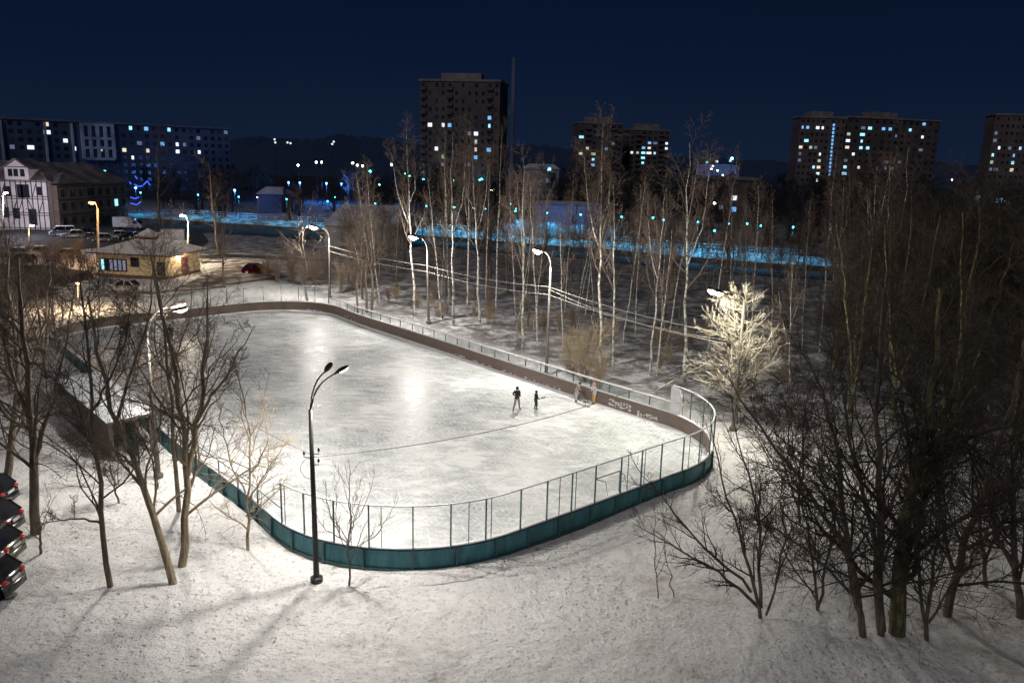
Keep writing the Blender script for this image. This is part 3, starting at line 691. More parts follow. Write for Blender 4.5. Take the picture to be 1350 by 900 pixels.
person(p2+ZI, R(25), 1.42, 'child skater all in black holding a short stick', M['black_cloth'], M['black_cloth'],
       dict(haR=(.15,-.08,.55), elR=(.03,-.13,.62), haL=(.16,.02,.56), elL=(.04,.10,.64), anL=(-.04,.05,.055), toL=(.06,.055,.03), anR=(.03,-.03,.055), toR=(.13,-.03,.03), knR=(.05,-.04,.28)), 'hood')
q = p2 + Vector((.18,.06,.80)); stick(q, q + Vector((.16,-.05,.05)), (1,0,.3), 'short stick held up by the child in black')
p3 = at(759,530)
person(p3+ZI, R(-20), 1.58, 'skater in a beige jacket and pale trousers leaning forward beside the boards', M['beige_cloth'], M['lightgrey_cloth'],
       dict(chest=(.08,0,.69), neck=(.13,0,.80), head=(.16,0,.87), crown=(.17,0,.92), shL=(.08,.105,.77), shR=(.08,-.105,.77), elL=(.10,.15,.62), haL=(.17,.10,.52), elR=(.06,-.16,.62), haR=(.15,-.10,.50), anL=(-.06,.07,.055), toL=(.04,.08,.03)), 'hair')
p4 = at(783,533)
person(p4+ZI, R(200), 1.60, 'skater in a coral hat, pale jacket and tan trousers standing against the boards', M['pale_cloth'], M['tan_cloth'],
       dict(elR=(.02,-.17,.66), haR=(.10,-.19,.56), elL=(-.02,.14,.65), haL=(.05,.13,.54), anL=(-.01,.04,.055), toL=(.09,.05,.03), anR=(.0,-.05,.055), toR=(.10,-.06,.03)), 'hat')
p5 = at(226,451)
person(p5+ZI, R(-100), 1.70, 'distant skater in dark clothes near the far left end of the ice', M['black_cloth'], M['black_cloth'],
       dict(anL=(-.06,.04,.055), toL=(.04,.04,.03), haL=(.10,.13,.55), haR=(.10,-.13,.55)), 'hood')
q = p3 + Vector((.55,-.05,.72)); stick(q, at(772,536)+Vector((0,0,.03)), (1,-.4,0), 'long hockey stick held by the skater in beige')
q = p4 + Vector((-.55,.05,.75)); stick(q, at(775,531)+Vector((0,0,.03)), (-1,.2,0), 'hockey stick held by the skater in the coral hat')
bg = empty('sports_bag', at(766,526.5)+ZI, R(-25), 'grey sports bag lying on the ice between the two skaters at the boards', 'bag')
MB().ellipsoid((0,0,.27), (.62,.26,.27), None, 14, 8).obj('bag_body', M['grey_bag'], bg, True)
MB().tube([(-.2,0,.50),(-.12,0,.66),(.12,0,.66),(.2,0,.50)], .02, 6).obj('handle', M['black_metal'], bg, True)
# small goal frame seen through the near netting
gl = empty('hockey_goal', at(793,668), RA+math.pi/2, 'small thin goal frame on the ice behind the near right netting', 'hockey goal')
mb = MB()
for s in (-1,1): mb.tube([(s*.9,0,0),(s*.9,0,1.2)], .03, 6); mb.tube([(s*.9,0,.03),(s*.7,.8,.03),(s*.7,.5,1.18),(s*.9,0,1.18)], .022, 6)
mb.tube([(-.9,0,1.2),(.9,0,1.2)], .03, 6); mb.tube([(-.7,.8,.03),(.7,.8,.03)], .022, 6); mb.obj('frame', M['teal'], gl)
gl.location = at(800,655)
# leaning snowy pole over the low fence
a_ = at(869,511,1.0); MB().tube([pl(866,513,58), pl(905,491,57), pl(940,474,56)], [.05,.045,.03], 6)
o = MB().tube([pl(866,516,56.5)-Vector((0,0,.3)), pl(866,513,56.5), pl(905,492,55.5), pl(942,473,54.5)], [.055,.05,.045,.03], 6).obj('fallen_branch', M['twig_frost'], None, True); tag(o, 'pale snowy branch leaning up to the right over the low fence', 'branch')

# ------------------------------------------------------------------ trees (numpy)
def tubes(P, Rd, sides):
    K, n, _ = P.shape
    T = np.empty_like(P); T[:,1:-1] = P[:,2:] - P[:,:-2]; T[:,0] = P[:,1]-P[:,0]; T[:,-1] = P[:,-1]-P[:,-2]
    T /= np.linalg.norm(T, axis=2, keepdims=True)+1e-9
    ref = np.zeros_like(T); vert = np.abs(T[:,:,2]) > .9; ref[...,2] = ~vert; ref[...,0] = vert
    ref[:] = ref[:, :1]   # one reference per branch keeps the tube untwisted
    U = np.cross(T, ref); U /= np.linalg.norm(U, axis=2, keepdims=True)+1e-9; W = np.cross(T, U)
    a = np.arange(sides)*2*np.pi/sides
    V = P[:,:,None,:] + Rd[:,:,None,None]*(np.cos(a)[None,None,:,None]*U[:,:,None,:] + np.sin(a)[None,None,:,None]*W[:,:,None,:])
    base = (np.arange(K)*n*sides)[:,None,None] + (np.arange(n-1)*sides)[None,:,None] + np.arange(sides)[None,None,:]
    nxt = (np.arange(K)*n*sides)[:,None,None] + (np.arange(n-1)*sides)[None,:,None] + ((np.arange(sides)+1) % sides)[None,None,:]
    Q = np.stack([base, nxt, nxt+sides, base+sides], axis=-1).reshape(-1,4)
    return V.reshape(-1,3), Q
def spawn(P, Rd, nch, t0, t1, ang, lf, n, rf, up=0.0, wander=.15, droop=0.0, lend=None, g=None, flat=0.0, rmin=.006):
    """children of every parent polyline. lf: length = lf * parent_length * (1-.6 t) unless lend gives absolute (min,max)"""
    g = g or rng; K, m, _ = P.shape
    t = t0 + (t1-t0)*(np.tile(np.arange(nch), (K,1)) + g.random((K,nch)))/nch
    x = t*(m-1); i = np.clip(x.astype(int), 0, m-2); f = (x-i)[...,None]
    k = np.arange(K)[:,None]
    S = P[k,i]*(1-f) + P[k,i+1]*f; D = P[k,i+1]-P[k,i]; D /= np.linalg.norm(D, axis=2, keepdims=True)+1e-9
    r = Rd[k,i]*(1-f[...,0]) + Rd[k,i+1]*f[...,0]
    S = S.reshape(-1,3); D = D.reshape(-1,3); r = r.ravel(); tt = t.ravel()
    Lp = np.linalg.norm(np.diff(P, axis=1), axis=2).sum(1); Lp = np.repeat(Lp, nch)
    rv = g.normal(size=S.shape); rv -= (rv*D).sum(1, keepdims=True)*D; rv[:,2] *= (1-flat); rv /= np.linalg.norm(rv, axis=1, keepdims=True)+1e-9
    a = np.radians(ang[0] + (ang[1]-ang[0])*g.random(len(S)))[:,None]
    d = np.cos(a)*D + np.sin(a)*rv
    L = (lf*Lp*(1-.6*tt)*(.7+.6*g.random(len(S)))) if lend is None else (lend[0]+(lend[1]-lend[0])*g.random(len(S)))*(1-.5*tt)
    C = np.empty((len(S), n, 3)); C[:,0] = S; cur = d/np.linalg.norm(d, axis=1, keepdims=True)
    for s in range(1, n):
        cur = cur + g.normal(size=cur.shape)*wander; cur[:,2] += up - droop*s/n; cur /= np.linalg.norm(cur, axis=1, keepdims=True)
        C[:,s] = C[:,s-1] + cur*(L/(n-1))[:,None]
    r0 = np.maximum(np.minimum(r*.8, r*rf), rmin)
    CR = r0[:,None]*np.linspace(1, .28, n)[None]; CR = np.maximum(CR, rmin*.55)
    return C, CR
def join(parts):
    V = []; Q = []; o = 0
    for v, q in parts: V.append(v); Q.append(q+o); o += len(v)
    return np.concatenate(V), np.concatenate(Q)
def build_tree(name, base, stems, radii, levels, trunkM, crownM, label=None, cat='tree', group=None, seed=1, twig_r=.007):
    """stems: list of polylines (world). levels: list of dicts for spawn"""
    g = np.random.default_rng(seed); base = np.array(tuple(base), float)
    S = np.stack([resample(s, 12) for s in stems]) - base[None,None]
    S[:,1:-1] += g.normal(size=S[:,1:-1].shape)*np.array([.05,.05,0])
    Rr = np.stack([np.linspace(a, b, 12) for a, b in radii])
    root = empty(name, tuple(base), 0, label, cat, group)
    V, Q = tubes(S, Rr, 9); npmesh('trunk', V, Q, trunkM, root)
    P, Rd = S, Rr; parts = []; sides = [6,4,3,3,3]
    for k, lv in enumerate(levels):
        lv = dict(lv); nc = lv['nch']; P, Rd = spawn(P, Rd, g=g, rmin=lv.pop('rmin', twig_r), **lv)
        if k == 0 and len(stems) > 1:      # short stems carry fewer limbs
            Ls_ = np.linalg.norm(np.diff(S, axis=1), axis=2).sum(1); keep = g.random(len(P)) < np.repeat(np.minimum(1, Ls_/(.75*Ls_.max())), nc); P, Rd = P[keep], Rd[keep]
        parts.append(tubes(P, Rd, sides[min(k,4)]))
    V, Q = join(parts); npmesh('crown', V, Q, crownM, root)
    return root
def straight(h, lean=(0,0), w=.15, seed=0, n=8):
    g = np.random.default_rng(seed); p = np.array([[0,0,-.2]]+[[lean[0]*t + g.normal()*w*t, lean[1]*t+g.normal()*w*t, h*t] for t in np.linspace(.12,1,n)]); return p

# prototypes
BL = [dict(nch=13,t0=.38,t1=.97,ang=(18,38),lf=.34,n=7,rf=.45,up=.10,wander=.10), dict(nch=8,t0=.2,t1=1,ang=(25,50),lf=.5,n=5,rf=.5,up=.02,wander=.14,droop=.10),
      dict(nch=7,t0=.15,t1=1,ang=(25,60),lf=.6,n=4,rf=.5,wander=.12,droop=.25)]
LD_ = [dict(nch=12,t0=.28,t1=.97,ang=(30,60),lf=.50,n=7,rf=.5,up=.10,wander=.14), dict(nch=8,t0=.15,t1=1,ang=(28,60),lf=.5,n=5,rf=.5,up=.04,wander=.16),
      dict(nch=7,t0=.1,t1=1,ang=(28,60),lf=.55,n=4,rf=.5,wander=.15,up=.03)]
BUSH = [dict(nch=8,t0=.15,t1=.95,ang=(15,45),lf=.5,n=5,rf=.6,up=.08,wander=.12), dict(nch=8,t0=.1,t1=1,ang=(20,50),lf=.5,n=4,rf=.6,wander=.14)]
def proto_birch(seed, h, forks=0, twM=None, bM=None, dense=1.0):
    st = [straight(h, (random.uniform(-.5,.5), random.uniform(-.5,.5)), .12, seed)]; rd = [(.125*h/18, .016)]
    for k in range(forks):
        a = st[0]; i = 4 + k; s = random.choice((-1,1)); top = np.array([s*random.uniform(.7,1.5), random.uniform(-.8,.8), h*random.uniform(.82,.98)])
        st.append(np.array([a[i], a[i]*.6+top*.4+[s*.35,0,-.6], top])); rd.append((.06*h/18, .012))
    lv = [dict(l) for l in BL]; lv[0]['nch'] = int(13*dense)
    return build_tree('birch_tree', (0,0,0), st, rd, lv, bM or M['birch'], twM or M['twig_birch'], 'x', 'birch tree', seed=seed, twig_r=.010)
def park(o):      # prototypes are themselves used: first placement moves the prototype
    o['_used'] = 0; return o
births = [park(proto_birch(101,19,0)), park(proto_birch(102,19,1)), park(proto_birch(103,18,2)), park(proto_birch(104,18,1)), park(proto_birch(105,16,0,dense=.7))]
PH = [19,19,18,18,16]
def use(o, loc, rz, sc, label, group=None):
    if not o['_used']:
        o['_used'] = 1; o.location = loc; o.rotation_euler[2] = rz; o.scale = sc if hasattr(sc,'__len__') else (sc,)*3; t = o
    else:
        t = dup(o, loc, rz, sc, label, group)
    t['label'] = label
    if group: t['group'] = group
    elif 'group' in t: del t['group']
    return t
BG = 'birches standing behind the rink'
birch_spots = [  # base px, top px, proto, label, thickness
 (496,406,455,225,3,'leaning birch with a spreading top, leftmost behind the rink',1.0),
 (500,402,484,212,0,'slim straight birch beside the leftmost leaning birch',.8),
 (548,418,527,165,2,'tall white birch with a bushy top beside the second far lamp',1.0),
 (581,411,561,232,4,'thin birch leaning left just right of the second far lamp',.9),
 (592,402,589,170,0,'dark slender birch, first of the close pair under the middle tower',.9),
 (598,428,600,178,1,'taller birch of the close pair under the middle tower',1.1),
 (616,404,612,190,3,'forked birch below the middle tower windows',1.0),
 (632,425,621,175,2,'white birch with wide fork in front of the middle tower right side',1.25),
 (654,412,662,165,4,'very thin straight birch right of the middle tower',.7),
 (688,462,686,215,1,'birch with two low forks left of the leaning lamp',1.2),
 (709,458,692,235,0,'smooth pale birch leaning left next to the leaning lamp',1.1),
 (743,462,733,290,4,'short thin birch just right of the leaning lamp',.9),
 (793,484,788,158,2,'tallest white birch in front of the small twin towers',1.25),
 (808,487,806,240,4,'kinked thin white birch right beside the tallest birch',1.1),
 (784,420,772,250,3,'dim birch behind the tallest birch on its left',.9),
 (838,440,845,240,0,'dim slender birch between the twin towers and the forked right birch',.8),
 (856,492,872,245,1,'slightly curved birch, left one of the pair beyond the low fence',1.1),
 (866,494,884,300,4,'short birch of the pair beyond the low fence',1.0),
 (903,505,913,185,1,'tall forked birch near the right end of the low fence',1.25),
 (988,470,992,240,0,'slender birch just right of the bright lamp',.9),
 (1040,548,1036,345,3,'crooked pale birch right of the frosted tree',1.0),
 (1096,446,1104,222,2,'forked birch below the lit right tower',1.2),
 (1152,478,1150,215,2,'many-stemmed birch with pale tops in front of the right tower',1.3),
 (1166,482,1192,190,1,'tall dim birch leaning right in front of the right tower',1.3),
 (1296,575,1332,395,4,'lone spotted birch leaning right at the far right',1.2),
]
for k, (bx,by,tx,ty,pi_,lab,th) in enumerate(birch_spots):
    b = at(bx,by); h = hgt(bx,by,tx,ty); t = pl(tx,ty,b.y); s = h/PH[pi_]
    o = use(births[pi_], b - Vector((0,0,.15)), (k*1.9) % 6.28, (s*th**.5, s*th**.5, s), lab, BG)
    tilt = math.atan2((t.x-b.x), h); o.rotation_mode = 'XYZ'
    # lean: rotate about the world Y axis after the spin
    mtx = Matrix.Rotation(tilt*.8, 3, 'Y') @ Matrix.Rotation((k*1.9) % 6.28, 3, 'Z'); o.rotation_euler = mtx.to_euler()
GB2 = 'slim pale birch trunks deeper in the wood'
g7 = random.Random(31)
for k in range(26):
    px = g7.uniform(575, 1130); by = g7.uniform(385, 440) + (px-575)*.09; b = at(px, by); h = g7.uniform(13, 18); i = (0,4,0,3)[k % 4]; s_ = h/PH[i]
    use(births[i], b - Vector((0,0,.15)), k*2.3, (s_*.75, s_*.75, s_), 'slim pale birch deeper in the wood between the larger birches', GB2)
# dim background bare trees behind the birches
protoD = []
for sd, h in ((201,12),(202,14),(203,10),(204,13)):
    protoD.append(park(build_tree('bare_tree', (0,0,0), [straight(h,(random.uniform(-1,1),0),.25,sd)], [(.16,.03)], LD_, M['bark'], M['twig'], 'x', 'tree', seed=sd, twig_r=.014)))
HD = [12,14,10,13]
GB = 'dim bare trees in the wood behind the birches'
lab_wood = 'dim bare tree in the wood between the birches and the lit embankment'
cnt = 0; g2 = random.Random(5)
wood = []
for k in range(130):
    Y = g2.uniform(80, 150); px = g2.uniform(540, 1260) if k % 7 else g2.uniform(455, 560)
    if Y < 96 - (px-540)*.05 and k % 2: Y += 30
    wood.append((px, Y))
for k, (px, Y) in enumerate(wood):
    p = col_at(px, Y); i = k % 4; hh = g2.uniform(7.5, 11.0 if Y < 115 else 10.0)
    use(protoD[i], p, g2.uniform(0,6.28), hh/HD[i], lab_wood, GB)
# individually placed mid trees
named = [
 (205,352,190,180,1,'large dark tree in front of the apartment block left of the blue lights',2.2),
 (287,335,282,215,0,'dark tree behind the ochre pavilion with a dense top',1.6),
 (296,378,280,290,2,'small tree between the pavilion and the red car',1.0),
 (405,395,390,262,1,'broad bare tree left of the far corner lamp',1.4),
 (205,372,204,308,3,'small bare tree growing against the ochre pavilion',.8),
]
for k, (bx,by,tx,ty,pi_,lab,th) in enumerate(named):
    b = at(bx,by) if k not in (0,) else at(210,300); h = hgt(bx,by,tx,ty) if k != 0 else (pl(tx,ty,b.y).z)
    s = h/HD[pi_]; use(protoD[pi_], b, k*1.3, (s*1.1*th**.3,s*1.1*th**.3,s), lab)
# shrubs
protoS = []
for sd in (301,302,303):
    g3 = np.random.default_rng(sd); st = []; rd = []
    for k in range(11):
        a = g3.uniform(0,6.28); l = g3.uniform(.2,1.0); hh = g3.uniform(1.6,3.2); st.append(np.array([[.15*math.cos(a),.15*math.sin(a),-.1],[l*.5*math.cos(a),l*.5*math.sin(a),hh*.5],[l*1.3*math.cos(a),l*1.3*math.sin(a),hh]])); rd.append((.028,.008))
    protoS.append(park(build_tree('shrub', (0,0,0), st, rd, BUSH, M['twig_pale'] if sd != 302 else M['twig_birch'], M['twig_pale'] if sd != 302 else M['twig_birch'], 'x', 'shrub', seed=sd, twig_r=.007)))
use(protoS[0], at(770,500), 0, 1.6, 'tall pale lit shrub behind the two skaters at the boards')
use(protoS[0], at(752,492), 2, 1.25, 'pale shrub just right of the leaning lamp foot')
use(protoS[2], at(790,510), 1, 1.1, 'low pale shrub behind the skater in the coral hat')
GS = 'low shrubs on the snow behind the far fence'
for k in range(46):
    t = k/45; p = at(465,410).lerp(at(905,520), t) + Vector((g2.uniform(2,16)*.75, g2.uniform(2,16), 0)); 
    use(protoS[k % 3], p, g2.uniform(0,6), g2.uniform(.35,.75), 'low brushy shrub on the snow behind the far low fence', GS)
GS2 = 'dense shrubs beside the far end of the rink'
for k, (px,py,s) in enumerate([(366,372,1.2),(385,372,1.5),(400,378,1.3),(415,376,1.4),(450,385,1.2),(468,380,1.3),(352,366,.9),(430,370,1.3),(480,372,1.2)]):
    use(protoS[1], at(px,py), k, s, 'dense dark shrub on the snow near the far corner lamp', GS2)
for k, (px,py) in enumerate([(62,352),(78,348),(95,352),(108,360),(120,372),(70,362),(88,366),(104,345)]): use(protoS[1], at(px,py), k, 1.15, 'dense brown shrub between the left car park and the pavilion', 'dense brown shrubs left of the pavilion')
use(protoS[0], at(352,368), .4, .95, 'pale twiggy bush in front of the red car')

# frosted tree under the bright lamp
fb = at(969,556)
fh = hgt(969,556,969,388)
st = [np.array([[0,0,-.2],[.05,0,fh*.4],[-.1,0,fh*.75],[0,.1,fh]]) + np.array(tuple(fb))]
FR = [dict(nch=60,t0=.20,t1=.99,ang=(60,88),lf=.46,n=8,rf=.42,up=.07,wander=.12,rmin=.020), dict(nch=9,t0=.15,t1=1,ang=(25,55),lf=.45,n=5,rf=.6,up=.07,wander=.14), dict(nch=6,t0=.15,t1=1,ang=(20,50),lf=.55,n=3,rf=.6,wander=.10,up=.04)]
ft = build_tree('frosted_tree', fb, st, [(.19,.03)], FR, M['bark_pale'], M['twig_frost'], 'frost covered tree glowing white under the bright right lamp', 'tree', seed=401, twig_r=.0095)

# ---- foreground left trees (stems traced in depth planes)
def stems_px(lst):
    out = []; rd = []
    for Y, pts, r0, r1 in lst:
        P = []
        for q in pts: P.append(pl(q[0], q[1], Y + (q[2] if len(q) > 2 else 0)))
        out.append(P); rd.append((r0, r1))
    return out, rd
FL = [dict(nch=15,t0=.18,t1=.98,ang=(28,62),lf=.44,n=9,rf=.42,up=.07,wander=.17), dict(nch=10,t0=.12,t1=1,ang=(25,60),lf=.52,n=6,rf=.5,up=.03,wander=.19),
      dict(nch=8,t0=.12,t1=1,ang=(25,60),lf=.52,n=4,rf=.55,up=.03,wander=.15)]
def fgtree(base_px, stems, label, levels=FL, tm='bark', cm='twig', seed=1, tr=.008, name='bare_tree', group=None, low=None):
    b = at(*base_px); st, rd = stems_px([(b.y, *s) for s in stems]); 
    return build_tree(name, b, st, rd, levels, M[tm], M[cm], label, 'tree', group, seed, tr)
fgtree((48,703), [([(48,706),(46,660),(43,600),(40,540),(36,470),(30,400),(24,340)], .22, .05), ([(44,610),(60,560),(78,500),(92,430),(100,370)], .10, .02), ([(42,560),(20,500),(2,440),(-10,380)], .10,.02)],
       'thick dark tree with a broad trunk standing right of the black parked cars', seed=501, tm='bark')
fgtree((8,642), [([(6,646),(14,610),(20,570),(24,520),(20,450),(12,380),(8,310)], .20, .04), ([(22,540),(45,480),(58,420),(66,350)], .09, .02)],
       'thick leaning tree at the left edge behind the thick dark tree', seed=502)
fgtree((145,772), [([(146,775),(139,730),(134,690),(129,640),(125,590),(122,540),(120,480),(112,420),(105,370)], .115, .03), ([(133,690),(112,684),(85,684),(60,688)], .05,.012), ([(125,590),(100,540),(70,500),(40,470)], .06,.015), ([(122,540),(150,490),(166,440),(172,400)], .05,.015)],
       'slender black tree nearest the camera at lower left, with one level side branch', seed=503, tm='bark', cm='twig_dark')
fgtree((229,772), [([(230,775),(222,740),(212,700),(196,660),(182,620),(165,585),(152,550),(140,510),(131,480),(124,440),(116,390)], .16, .04), ([(182,620),(160,600),(130,580),(100,560),(70,520)], .06,.015), ([(152,560),(170,500),(190,440),(200,380),(205,330)], .07,.015)],
       'tree with a long trunk leaning to the left across the snowy shelter', seed=504, tm='bark_pale', cm='twig_mid')
fgtree((240,749), [([(239,752),(243,720),(247,690),(248,650),(248,600),(243,560),(236,520),(226,470),(216,420),(205,370),(198,330)], .17, .03), ([(248,625),(254,590),(258,565),(264,540),(272,500),(270,450),(272,400),(274,370)], .12, .025),
                   ([(260,555),(280,520),(300,490),(320,455),(335,430)], .07,.015), ([(246,600),(262,560),(290,520),(310,500)], .05,.015)],
       'sturdy forked tree with a pale lit fork standing centre left in the snow', seed=505, tm='bark_pale', cm='twig_mid')
fgtree((236,673), [([(236,676),(233,640),(231,590),(226,540),(222,480),(214,420),(206,370),(200,340)], .11, .03), ([(222,500),(240,450),(250,420),(252,380)], .05,.015)],
       'straight slim tree just behind the sturdy forked tree', seed=506, tm='bark', cm='twig_mid')
fgtree((327,725), [([(327,728),(325,700),(324,670),(327,645),(330,620),(334,590),(328,560),(320,520),(310,480)], .07, .015), ([(325,665),(345,630),(365,600),(380,580)], .04,.01), ([(324,650),(305,610),(295,570),(290,530)], .04,.01), ([(328,630),(350,590),(352,560),(345,530)], .035,.01), ([(324,680),(350,650),(372,640)],.03,.01)],
       'small pale bushy tree beside the near left boards, lit by the lamp', levels=[dict(nch=12,t0=.1,t1=.98,ang=(25,60),lf=.5,n=7,rf=.6,up=.06,wander=.14), dict(nch=8,t0=.1,t1=1,ang=(25,60),lf=.5,n=5,rf=.6,up=.04,wander=.16), dict(nch=5,t0=.1,t1=1,ang=(25,60),lf=.5,n=4,rf=.6,up=.02,wander=.16)], tm='bark_pale', cm='twig_pale', seed=507, tr=.007)
fgtree((461,770), [([(460,773),(459,740),(460,700),(460,650),(459,605)], .045, .008), ([(459,720),(440,690),(430,660),(430,630)], .02,.006), ([(460,700),(480,670),(490,640),(494,620)], .02,.006), ([(459,730),(490,710),(510,690),(525,655)], .02,.006), ([(459,715),(432,700),(415,680),(408,650)], .02,.006), ([(460,690),(470,660),(476,625)],.016,.006), ([(460,735),(445,700),(444,660),(446,620)],.018,.006)],
       'young bare tree with upright shoots in front of the near netting', levels=[dict(nch=9,t0=.15,t1=.95,ang=(18,42),lf=.34,n=5,rf=.6,up=.12,wander=.08), dict(nch=5,t0=.15,t1=1,ang=(20,45),lf=.5,n=4,rf=.7,up=.05,wander=.1)], tm='bark', cm='twig', seed=508, tr=.006)
fgtree((157,662), [([(157,664),(150,640),(145,615),(143,590)], .05,.012), ([(150,640),(135,620),(120,610)],.03,.01)], 'small crooked sapling on the snow below the shelter', seed=509, tr=.006)
fgtree((205,618), [([(206,622),(202,580),(200,540),(197,500),(196,470)], .05, .02)], 'slim sapling standing at the foot of the left lamp', seed=519, tr=.006)
fgtree((54,727), [([(54,729),(53,700),(50,680)], .06,.02), ([(53,705),(62,680),(66,650)],.02,.008)], 'short cut stump-like stem in front of the thick dark tree', seed=510, tr=.006,
       levels=[dict(nch=6,t0=.3,t1=.95,ang=(25,60),lf=.6,n=5,rf=.6,up=.08,wander=.1), dict(nch=4,t0=.1,t1=1,ang=(25,60),lf=.5,n=4,rf=.6,wander=.1)])
# left edge thicket behind
protoT = []
for sd, h in ((601,13),(602,12)):
    st = [straight(h,(random.uniform(-1.2,1.2),0),.3,sd), np.array([[0,0,h*.15],[1.2,.2,h*.45],[1.9,.5,h*.9]]), np.array([[0,0,h*.2],[-1.0,-.3,h*.5],[-1.8,.2,h*.88]])]
    protoT.append(park(build_tree('bare_tree', (0,0,0), st, [(.17,.03),(.09,.02),(.09,.02)], FL, M['bark'], M['twig'], 'x', 'tree', seed=sd, twig_r=.010)))
GL = 'bare trees in the thicket at the left edge'
for k, (px,py,hp,s) in enumerate([(-25,560,300,1),(15,520,300,1),(62,500,330,1),(-5,470,300,1),(30,450,320,1),(-50,620,330,1),(75,470,360,.9)]):
    b = at(px,py); h = hgt(px,py,px,hp); use(protoT[k % 2], b, k*2.1, h/(13,12)[k % 2], 'bare tree in the tangled thicket at the far left edge', GL)

# ---- right foreground thicket
RLV = [dict(nch=17,t0=.10,t1=.98,ang=(28,62),lf=.46,n=9,rf=.42,up=.03,wander=.13), dict(nch=11,t0=.1,t1=1,ang=(25,60),lf=.54,n=6,rf=.5,up=.02,wander=.16),
       dict(nch=8,t0=.1,t1=1,ang=(25,60),lf=.52,n=4,rf=.55,up=.02,wander=.15)]
def gnd(px, py): return (px, py)
fgtree((1138,838), [([(1138,842),(1130,790),(1123,729),(1093,689),(1063,641),(1035,605),(1010,573),(985,540),(960,495)], .13,.02), ([(1132,800),(1121,716),(1114,686),(1108,636),(1098,560),(1083,516),(1068,483),(1053,453)], .14,.02), ([(1130,790),(1100,760),(1060,720),(1010,690),(960,665)],.06,.012)],
       'dark tree with two long stems reaching up and left at lower right', levels=RLV, seed=701, tm='bark', cm='twig_dark')
fgtree((1162,836), [([(1162,840),(1158,753),(1156,714),(1141,666),(1128,623),(1118,560),(1108,491),(1100,430)], .13,.02), ([(1162,830),(1161,736),(1161,666),(1159,578),(1154,520),(1158,440),(1165,380)], .17,.03), ([(1161,690),(1186,640),(1201,590),(1215,540),(1222,480)],.08,.015)],
       'dark upright tree with straight stems left of the mossy trunk', levels=RLV, seed=702, tm='bark', cm='twig_dark')
fgtree((1186,834), [([(1182,840),(1184,753),(1186,701),(1196,661),(1206,636),(1222,585),(1230,520),(1238,450),(1240,380)], .30,.06), ([(1186,760),(1204,704),(1219,661),(1229,620),(1242,578),(1256,520),(1270,450)], .16,.03), ([(1190,690),(1201,631),(1222,600),(1252,558),(1290,500)], .10,.02)],
       'thick mossy tree trunk leaning right among the dark stems at lower right', levels=RLV, seed=703, tm='bark_moss', cm='twig_dark')
fgtree((1250,808), [([(1248,812),(1254,753),(1274,714),(1290,666),(1307,616),(1325,560),(1345,500),(1355,420)], .17,.03), ([(1270,725),(1312,699),(1350,681),(1400,660)], .08,.02), ([(1256,750),(1240,690),(1236,630),(1250,570),(1262,500)],.08,.015)],
       'dark tree leaning right near the lower right corner', levels=RLV, seed=704, tm='bark', cm='twig_dark')
fgtree((1003,818), [([(1003,822),(990,752),(972,696),(957,653),(947,603),(937,555)], .075,.012), ([(1000,800),(951,752),(879,716),(834,689)], .07,.01), ([(990,780),(972,752),(932,731),(902,691),(874,658),(836,610)], .06,.01), ([(1003,800),(1000,740),(1000,681),(985,631),(970,555),(965,520)], .07,.012), ([(1010,810),(1030,740),(1035,690),(1030,630)],.05,.01)],
       'leafless bush-like tree with thin stems spreading toward the near netting', levels=[dict(nch=12,t0=.15,t1=.98,ang=(20,48),lf=.34,n=7,rf=.6,up=.05,wander=.10), dict(nch=7,t0=.1,t1=1,ang=(22,50),lf=.5,n=5,rf=.6,up=.03,wander=.13), dict(nch=4,t0=.1,t1=1,ang=(25,55),lf=.5,n=4,rf=.6,wander=.13)], seed=705, tm='bark', cm='twig_dark', tr=.007)
SP_ = [dict(nch=7,t0=.2,t1=.95,ang=(20,45),lf=.35,n=5,rf=.7,up=.06,wander=.1), dict(nch=4,t0=.2,t1=1,ang=(20,50),lf=.4,n=4,rf=.7,wander=.1)]
fgtree((868,790), [([(868,793),(864,740),(863,700),(861,665)], .026,.008)], 'thin leafless sapling in front of the near right boards, left of two', levels=SP_, seed=706, tr=.006, name='sapling')
fgtree((889,790), [([(889,793),(880,740),(876,700),(873,660)], .024,.007)], 'thin leafless sapling in front of the near right boards, right of two', levels=SP_, seed=708, tr=.006, name='sapling')
fgtree((1078,806), [([(1078,810),(1076,760),(1070,710),(1055,660),(1048,600),(1040,545)], .06,.012), ([(1078,800),(1090,740),(1098,690),(1100,640),(1110,580)], .06,.012), ([(1076,790),(1040,740),(1015,700),(1000,650)],.04,.01)], 'brown brushy tree between the bush-like tree and the dark upright trunks', levels=RLV, seed=711, cm='twig')
fgtree((1222,842), [([(1222,845),(1226,780),(1236,720),(1250,660),(1258,600),(1270,540)], .08,.015), ([(1222,830),(1210,760),(1212,700),(1205,640),(1210,560)], .07,.012), ([(1224,820),(1260,760),(1290,720),(1320,650)],.05,.012)], 'brown tree just right of the thick mossy trunk', levels=RLV, seed=712, cm='twig')
fgtree((1300,770), [([(1300,773),(1298,720),(1290,660),(1280,600),(1285,540)], .09,.015), ([(1299,740),(1320,690),(1335,630),(1340,560)], .06,.012)], 'brown tree between the two right edge trees', levels=RLV, seed=713, cm='twig')
fgtree((1055,690), [([(1055,693),(1050,650),(1058,600),(1065,540),(1060,490)], .07,.012), ([(1053,670),(1035,620),(1022,570),(1015,520)], .05,.012)], 'slender brown tree right of the rink corner behind the dark stems', levels=RLV, seed=714, cm='twig')
fgtree((1345,812), [([(1345,815),(1338,752),(1335,700),(1330,640),(1345,560),(1360,470)], .15,.03), ([(1338,750),(1310,700),(1300,640),(1310,570),(1300,500)],.10,.02)], 'tree at the right edge with branches out of the picture', levels=RLV, seed=707, cm='twig_dark')
GRT = 'crowded bare trees filling the dark right side'
protoR = []
